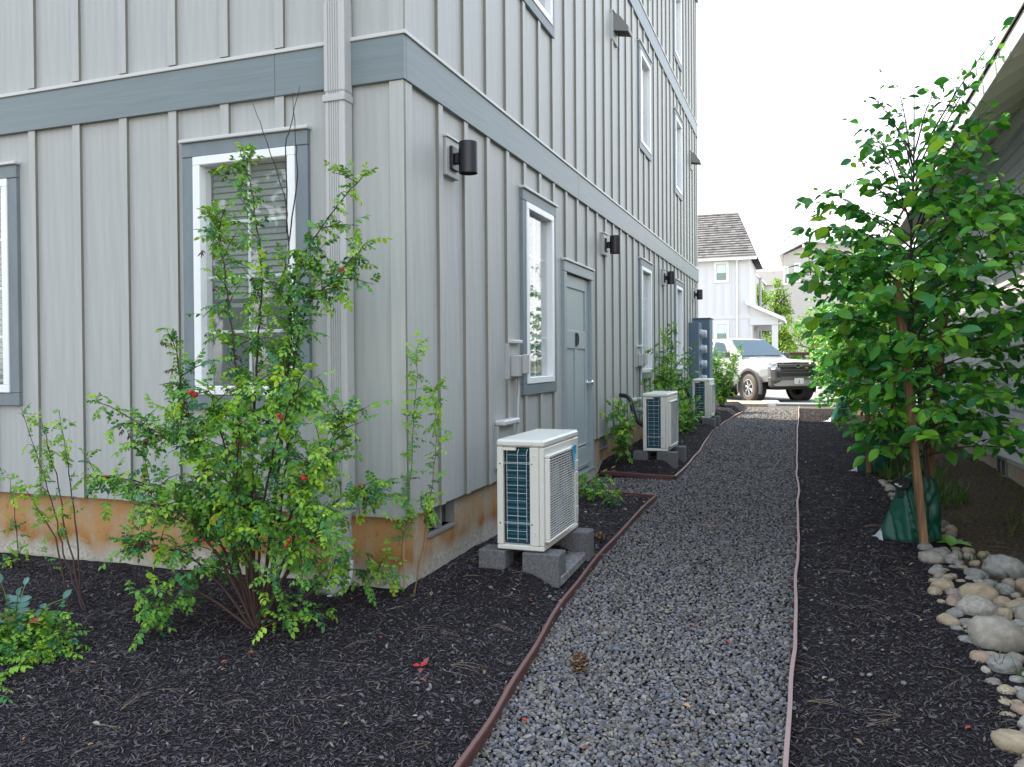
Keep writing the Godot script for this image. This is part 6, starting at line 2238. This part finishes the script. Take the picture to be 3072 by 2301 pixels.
func bg_tree(name_: String, label: String, at: Vector3, h: float, r: float, n: int, leaf: float, col: Color, seed_: int) -> void:
	rng.seed = seed_
	var t := thing(name_, label, "tree", at)
	var mb := MB.new()
	mb.tube(PackedVector3Array([V(0, 0, 0), V(0.05, h * 0.3, 0), V(-0.04, h * 0.6, 0.03), V(0, h * 0.9, 0)]), PackedFloat32Array([0.035 * h, 0.028 * h, 0.018 * h, 0.004 * h]), 8)
	for i in 9:
		var a := i * 2.4
		var y := h * (0.25 + 0.06 * i)
		mb.tube(PackedVector3Array([V(0, y, 0), V(cos(a) * r * 0.45, y + h * 0.08, sin(a) * r * 0.45), V(cos(a) * r * 0.8, y + h * 0.12, sin(a) * r * 0.8)]), PackedFloat32Array([0.012 * h, 0.007 * h, 0.002 * h]), 5)
	part(t, "trunk", mb, M.bark)
	var cl := []
	for i in 26:
		var d := rdir()
		var yy := rng.randf_range(0.18, 0.97)
		var rr := r * sin(clampf(yy * 0.9 + 0.12, 0, 1) * PI) * 0.85
		cl.append([V(d.x * rr, h * yy, d.z * rr), r * rng.randf_range(0.28, 0.48)])
	var xf := []
	var cs := []
	for i in n:
		var c: Array = cl[i % 26]
		var p: Vector3 = c[0] + rdir() * c[1] * pow(rng.randf(), 0.4)
		if p.y < h * 0.08:
			continue
		xf.append(leaf_xf(p, rdir() + Y * -0.2, rdir() + Y * 0.6, leaf * rng.randf_range(0.6, 1.3)))
		cs.append(col * rng.randf_range(0.6, 1.4))
	many(t, "crown", leaf_mesh(0.6, 0.2, 0.2), M.leaf, xf, cs)

# ------------------------------------------------------------------ the pickup truck
func loft(sec: Array) -> MB:
	# sections along x, each [x, [[half width, y], ...]] from the bottom edge up to the centre line; mirrored in z
	var mb := MB.new()
	var m: int = sec[0][1].size()
	for s in [1.0, -1.0]:
		for i in sec.size() - 1:
			for j in m - 1:
				var a := V(sec[i][0], sec[i][1][j][1], s * sec[i][1][j][0])
				var b := V(sec[i + 1][0], sec[i + 1][1][j][1], s * sec[i + 1][1][j][0])
				var c := V(sec[i + 1][0], sec[i + 1][1][j + 1][1], s * sec[i + 1][1][j + 1][0])
				var d := V(sec[i][0], sec[i][1][j + 1][1], s * sec[i][1][j + 1][0])
				mb.poly([a, b, c], V((a.x + b.x) / 2.0, 0.9, 0))
				mb.poly([a, c, d], V((a.x + b.x) / 2.0, 0.9, 0))
	for e in [0, sec.size() - 1]:
		var ring_ := []
		for j in m:
			ring_.append(V(sec[e][0], sec[e][1][j][1], sec[e][1][j][0]))
		for j in range(m - 1, -1, -1):
			ring_.append(V(sec[e][0], sec[e][1][j][1], -sec[e][1][j][0]))
		var mid := V(sec[e][0], (sec[e][1][0][1] + sec[e][1][m - 1][1]) / 2.0, 0)
		for j in ring_.size():
			mb.poly([mid, ring_[j], ring_[(j + 1) % ring_.size()]], V(-1.5, 0.9, 0))
	return mb

func build_truck() -> void:
	var h := V(0.656, 0, 0.755)
	var t := thing("pickup_truck", "white four door pickup truck parked at an angle beyond the end of the path", "pickup truck", V(1.39, 0.166, -20.0), "", Basis(h, Y, V(-0.755, 0, 0.656)))
	# lower body: bonnet, wings, doors, bed
	var S := func(x: float, w: float, yb: float, yt: float, crown: float) -> Array:
		return [x, [[w - 0.06, yb], [w, yb + 0.16], [w + 0.005, yb + 0.34], [w - 0.012, yt - 0.10], [w - 0.05, yt - 0.02], [w - 0.14, yt], [0.0, yt + crown]]]
	var body := loft([S.call(0.80, 0.80, 0.62, 1.07, 0.03), S.call(0.72, 0.87, 0.58, 1.11, 0.035), S.call(0.45, 0.92, 0.54, 1.145, 0.04), S.call(-0.1, 0.935, 0.50, 1.175, 0.04), S.call(-0.62, 0.935, 0.48, 1.20, 0.035), S.call(-0.70, 0.935, 0.48, 1.20, 0.0), S.call(-2.85, 0.935, 0.48, 1.23, 0.0), S.call(-2.95, 0.935, 0.50, 1.25, 0.0), S.call(-4.35, 0.93, 0.55, 1.25, 0.0), S.call(-4.42, 0.90, 0.6, 1.22, 0.0)])
	part(t, "body", body, M.paint)
	var bon := MB.new()
	bon.poly([V(0.70, 1.135, 0.0), V(0.66, 1.125, 0.42), V(-0.48, 1.235, 0.50), V(-0.50, 1.245, 0.0)], V(0, 0.5, 0))
	bon.poly([V(0.70, 1.135, 0.0), V(0.66, 1.125, -0.42), V(-0.48, 1.235, -0.50), V(-0.50, 1.245, 0.0)], V(0, 0.5, 0))
	bon.poly([V(0.66, 1.125, 0.42), V(0.69, 1.105, 0.50), V(-0.45, 1.205, 0.60), V(-0.48, 1.235, 0.50)], V(0, 0.5, 0))
	bon.poly([V(0.66, 1.125, -0.42), V(0.69, 1.105, -0.50), V(-0.45, 1.205, -0.60), V(-0.48, 1.235, -0.50)], V(0, 0.5, 0))
	part(t, "bonnet", bon, M.paint)
	# cab
	var C := func(x: float, w0: float, y0: float, w1: float, y1: float) -> Array:
		return [x, [[w0, y0], [lerpf(w0, w1, 0.5), lerpf(y0, y1, 0.5)], [w1, y1 - 0.02], [w1 - 0.08, y1 + 0.015], [0.0, y1 + 0.04]]]
	part(t, "cab", loft([C.call(-0.52, 0.86, 1.18, 0.855, 1.20), C.call(-1.33, 0.875, 1.18, 0.69, 1.735), C.call(-1.6, 0.885, 1.18, 0.70, 1.775), C.call(-2.55, 0.89, 1.18, 0.70, 1.78), C.call(-2.80, 0.89, 1.18, 0.71, 1.73), C.call(-2.98, 0.88, 1.18, 0.86, 1.24)]), M.paint)
	var ws := MB.new()
	ws.poly([V(-0.575, 1.255, 0.74), V(-0.575, 1.265, -0.74), V(-1.27, 1.725, -0.60), V(-1.27, 1.725, 0.60)], V(-2, 0, 0))
	for i in ws.v.size():
		ws.v[i] += V(0.022, 0.03, 0)
	part(t, "windscreen", ws, M.car_glass)
	for s in [1.0, -1.0]:
		var sd := func(x: float, y: float) -> Vector3:
			return V(x, y, s * (lerpf(0.885, 0.70, clampf((y - 1.18) / 0.58, 0, 1)) + 0.012))
		var w1 := MB.new()
		w1.poly([sd.call(-1.02, 1.245), sd.call(-1.42, 1.66), sd.call(-1.72, 1.70), sd.call(-1.86, 1.70), sd.call(-1.86, 1.245)], V(-1.5, 1.3, 0))
		part(t, "side_window", w1, M.car_glass)
		var w2 := MB.new()
		w2.poly([sd.call(-1.98, 1.245), sd.call(-1.98, 1.70), sd.call(-2.50, 1.69), sd.call(-2.70, 1.42), sd.call(-2.66, 1.28), sd.call(-2.58, 1.245)], V(-2.2, 1.3, 0))
		part(t, "side_window", w2, M.car_glass)
		for q in [[-1.92, 0.0], [-2.86, 0.0], [-0.72, 0.0]]:
			var sm := MB.new()
			sm.box(V(q[0] - 0.005, 0.62, s * 0.9395), V(q[0] + 0.005, 1.19, s * 0.9425))
			part(t, "door_seam", sm, M.plastic)
		for q in [-1.72, -2.62]:
			var hd := MB.new()
			hd.cbox(V(q - 0.10, 1.085, s * 0.957 - 0.02), V(q + 0.10, 1.125, s * 0.957 + 0.02), 0.012)
			part(t, "door_handle", hd, M.plastic)
		var mr := MB.new()
		mr.cbox(V(-0.93, 1.24, s * 1.06 - 0.11), V(-0.80, 1.40, s * 1.06 + 0.11), 0.035)
		mr.box(V(-0.90, 1.23, s * 0.92 - 0.07), V(-0.85, 1.28, s * 0.92 + 0.07))
		part(t, "mirror", mr, M.plastic)
		# arches and wheels
		for wx in [0.0, -3.34]:
			var dk := MB.new()
			dk.ring(V(wx, 0.40, s * 0.70), V(0, 0, s), [[0.465, 0.0], [0.465, 0.246], [0.0, 0.246]], 30)
			var arch := part(t, "wheel_arch", dk, M.dark)
			var fl := MB.new()
			for i in 16:
				var a0 := lerpf(-0.35, PI + 0.35, i / 16.0)
				var a1 := lerpf(-0.35, PI + 0.35, (i + 1) / 16.0)
				var P := func(a: float, r: float, z: float) -> Vector3: return V(wx + cos(a) * r, 0.40 + sin(a) * r, s * z)
				fl.poly([P.call(a0, 0.465, 0.965), P.call(a1, 0.465, 0.965), P.call(a1, 0.53, 0.955), P.call(a0, 0.53, 0.955)], V(wx, 0.4, 0))
				fl.poly([P.call(a0, 0.53, 0.955), P.call(a1, 0.53, 0.955), P.call(a1, 0.56, 0.92), P.call(a0, 0.56, 0.92)], V(wx, 0.4, 0))
				fl.poly([P.call(a0, 0.465, 0.965), P.call(a1, 0.465, 0.965), P.call(a1, 0.465, 0.90), P.call(a0, 0.465, 0.90)], V(wx, 0.8, s * 0.9))
			part(arch, "flare", fl, M.plastic)
			wheel(t, V(wx, 0.385, s * 0.845), s, 0.10 if wx == 0.0 else 0.0)
		# lamps
		var hl := MB.new()
		hl.poly([V(0.825, 1.055, s * 0.44), V(0.845, 0.965, s * 0.56), V(0.735, 0.955, s * 0.86), V(0.66, 1.04, s * 0.90), V(0.745, 1.075, s * 0.66)], V(-1, 0.9, 0))
		for i in hl.v.size():
			hl.v[i] += V(0.03, 0, s * 0.012)
		var hp := part(t, "headlight", hl, M.lens)
		for q in [[0.56, 0.035], [0.68, 0.032]]:
			var bb := MB.new()
			bb.ring(V(0.845 - 0.35 * (q[0] - 0.5), 1.01, s * q[0]), V(0.85, 0, s * 0.5).normalized(), [[q[1], 0.0], [q[1], 0.02], [q[1] * 0.6, 0.026], [0.0, 0.02]], 14)
			part(hp, "bulb_cup", bb, M.silver)
		var cr := MB.new()
		cr.cbox(V(0.66, 0.56, s * 0.80 - 0.13), V(0.88, 0.95, s * 0.80 + 0.13), 0.05, Basis(Y, s * 0.28), V(-0.02 - 0.06, 0, s * 0.20 - 0.02 * s))
		part(t, "bumper_corner", cr, M.plastic)
		var fg := MB.new()
		fg.cbox(V(0.845, 0.70, s * 0.74 - 0.085), V(0.885, 0.86, s * 0.74 + 0.085), 0.02, Basis(Y, s * 0.22), V(-0.005, 0, s * 0.19))
		part(t, "fog_lamp", fg, M.black)
	# face
	var gp := MB.new()
	gp.cbox(V(0.78, 0.70, -0.64), V(0.865, 1.055, 0.64), 0.02)
	var grille := part(t, "grille", gp, M.black)
	for q in [[0.965, 1.045, 0.90, 0.62], [0.87, 0.895, 0.89, 0.55], [0.80, 0.825, 0.89, 0.55]]:
		var br := MB.new()
		br.cbox(V(0.85, q[0], -q[3]), V(q[2], q[1], q[3]), 0.01)
		part(grille, "bar", br, M.plastic)
	for s in [1.0, -1.0]:
		var br := MB.new()
		br.tube(PackedVector3Array([V(0.885, 0.95, s * 0.63), V(0.895, 0.84, s * 0.53), V(0.885, 0.74, s * 0.60)]), PackedFloat32Array([0.014]), 6)
		part(grille, "side_bar", br, M.plastic)
	var nose := MB.new()
	nose.cbox(V(0.76, 1.058, -0.62), V(0.845, 1.09, 0.62), 0.01)
	part(t, "grille_trim", nose, M.black)
	var em := MB.new()                                        # the cross shaped emblem, pale rim round a black field
	var cross := [[-0.115, -0.030], [-0.045, -0.030], [-0.032, -0.058], [0.055, -0.058], [0.042, -0.030], [0.115, -0.030], [0.095, 0.030], [0.040, 0.030], [0.032, 0.058], [-0.055, 0.058], [-0.042, 0.030], [-0.095, 0.030]]
	var cen := V(0.912, 1.0, 0)
	for q in [[1.0, 0.0, M.chrome], [0.74, 0.004, M.black]]:
		var mb := MB.new()
		for i in 12:
			var a: Array = cross[i]
			var c: Array = cross[(i + 1) % 12]
			mb.poly([cen + V(q[1], 0, 0), cen + V(q[1], a[1] * q[0], a[0] * q[0]), cen + V(q[1], c[1] * q[0], c[0] * q[0])], V(0, 1, 0))
		part(grille, "emblem", mb, q[2])
	var tg := MB.new()
	tg.cbox(V(0.88, 0.925, -0.35), V(0.897, 0.945, -0.24), 0.004)
	part(grille, "badge", tg, M.amber)
	var bm := MB.new()
	bm.cbox(V(0.70, 0.42, -0.88), V(0.897, 0.72, 0.88), 0.05)
	part(t, "bumper", bm, M.plastic)
	var sk := MB.new()
	sk.poly([V(0.93, 0.585, -0.58), V(0.93, 0.585, 0.58), V(0.905, 0.45, 0.66), V(0.905, 0.45, -0.66)], V(0, 0.5, 0))
	sk.poly([V(0.93, 0.585, -0.58), V(0.93, 0.585, 0.58), V(0.89, 0.61, 0.60), V(0.89, 0.61, -0.60)], V(0, 0.3, 0))
	for s in [1.0, -1.0]:
		sk.poly([V(0.93, 0.585, s * 0.58), V(0.902, 0.50, s * 0.80), V(0.90, 0.46, s * 0.80), V(0.905, 0.45, s * 0.66)], V(0, 0.5, 0))
	part(t, "skid_plate", sk, M.silver)
	var un := MB.new()
	un.cbox(V(-4.2, 0.34, -0.66), V(0.80, 0.60, 0.66), 0.05)
	part(t, "underbody", un, M.dark)
	for s in [1.0, -1.0]:
		var rs := MB.new()
		rs.cbox(V(-2.75, 0.40, s * 0.90 - 0.05), V(-0.62, 0.47, s * 0.90 + 0.05), 0.015)
		part(t, "side_step", rs, M.plastic)
	var pl := MB.new()
	pl.cbox(V(0.931, 0.50, -0.16), V(0.942, 0.66, 0.16), 0.003)
	var pp := part(t, "licence_plate", pl, M.plate)
	var tr := MB.new()
	tr.poly([V(0.9435, 0.52, -0.03), V(0.9435, 0.52, 0.03), V(0.9435, 0.63, 0.0)], V(0, 0.5, 0))
	part(pp, "tree_mark", tr, M.plate_green)
	var an := MB.new()
	an.tube(PackedVector3Array([V(-1.9, 1.81, 0.3), V(-2.03, 2.05, 0.3)]), PackedFloat32Array([0.006, 0.003]), 5)
	part(t, "antenna", an, M.black)

func wheel(t: Node3D, c: Vector3, s: float, steer: float) -> void:
	var ax := V(0, 0, s).rotated(Y, -steer * s)
	var ty := MB.new()
	ty.ring(c, ax, [[0.24, -0.12], [0.345, -0.125], [0.378, -0.10], [0.385, -0.05], [0.385, 0.05], [0.378, 0.10], [0.345, 0.125], [0.255, 0.128], [0.235, 0.115]], 36)
	var w := part(t, "wheel", ty, M.tyre)
	var ba := MB.new()
	ba.ring(c, ax, [[0.24, 0.08], [0.10, 0.03], [0.0, 0.03]], 28)
	part(w, "hub_well", ba, M.dark)
	var rm := MB.new()
	rm.ring(c, ax, [[0.238, 0.08], [0.242, 0.12], [0.225, 0.122], [0.218, 0.08]], 30)
	part(w, "rim", rm, M.rim)
	var u := ax.cross(Y).normalized()
	for i in 6:
		var a := TAU * i / 6.0 + 0.3
		var sp := MB.new()
		for o in [-0.16, 0.16]:
			var d := u * cos(a + o) + Y * sin(a + o)
			var d0 := u * cos(a) + Y * sin(a)
			sp.tube(PackedVector3Array([c + d0 * 0.05 + ax * 0.10, c + d * 0.225 + ax * 0.105]), PackedFloat32Array([0.020, 0.013]), 5)
		part(w, "spoke", sp, M.rim)
	var hc := MB.new()
	hc.ring(c, ax, [[0.05, 0.09], [0.045, 0.125], [0.0, 0.128]], 14)
	part(w, "hub_cap", hc, M.rim)
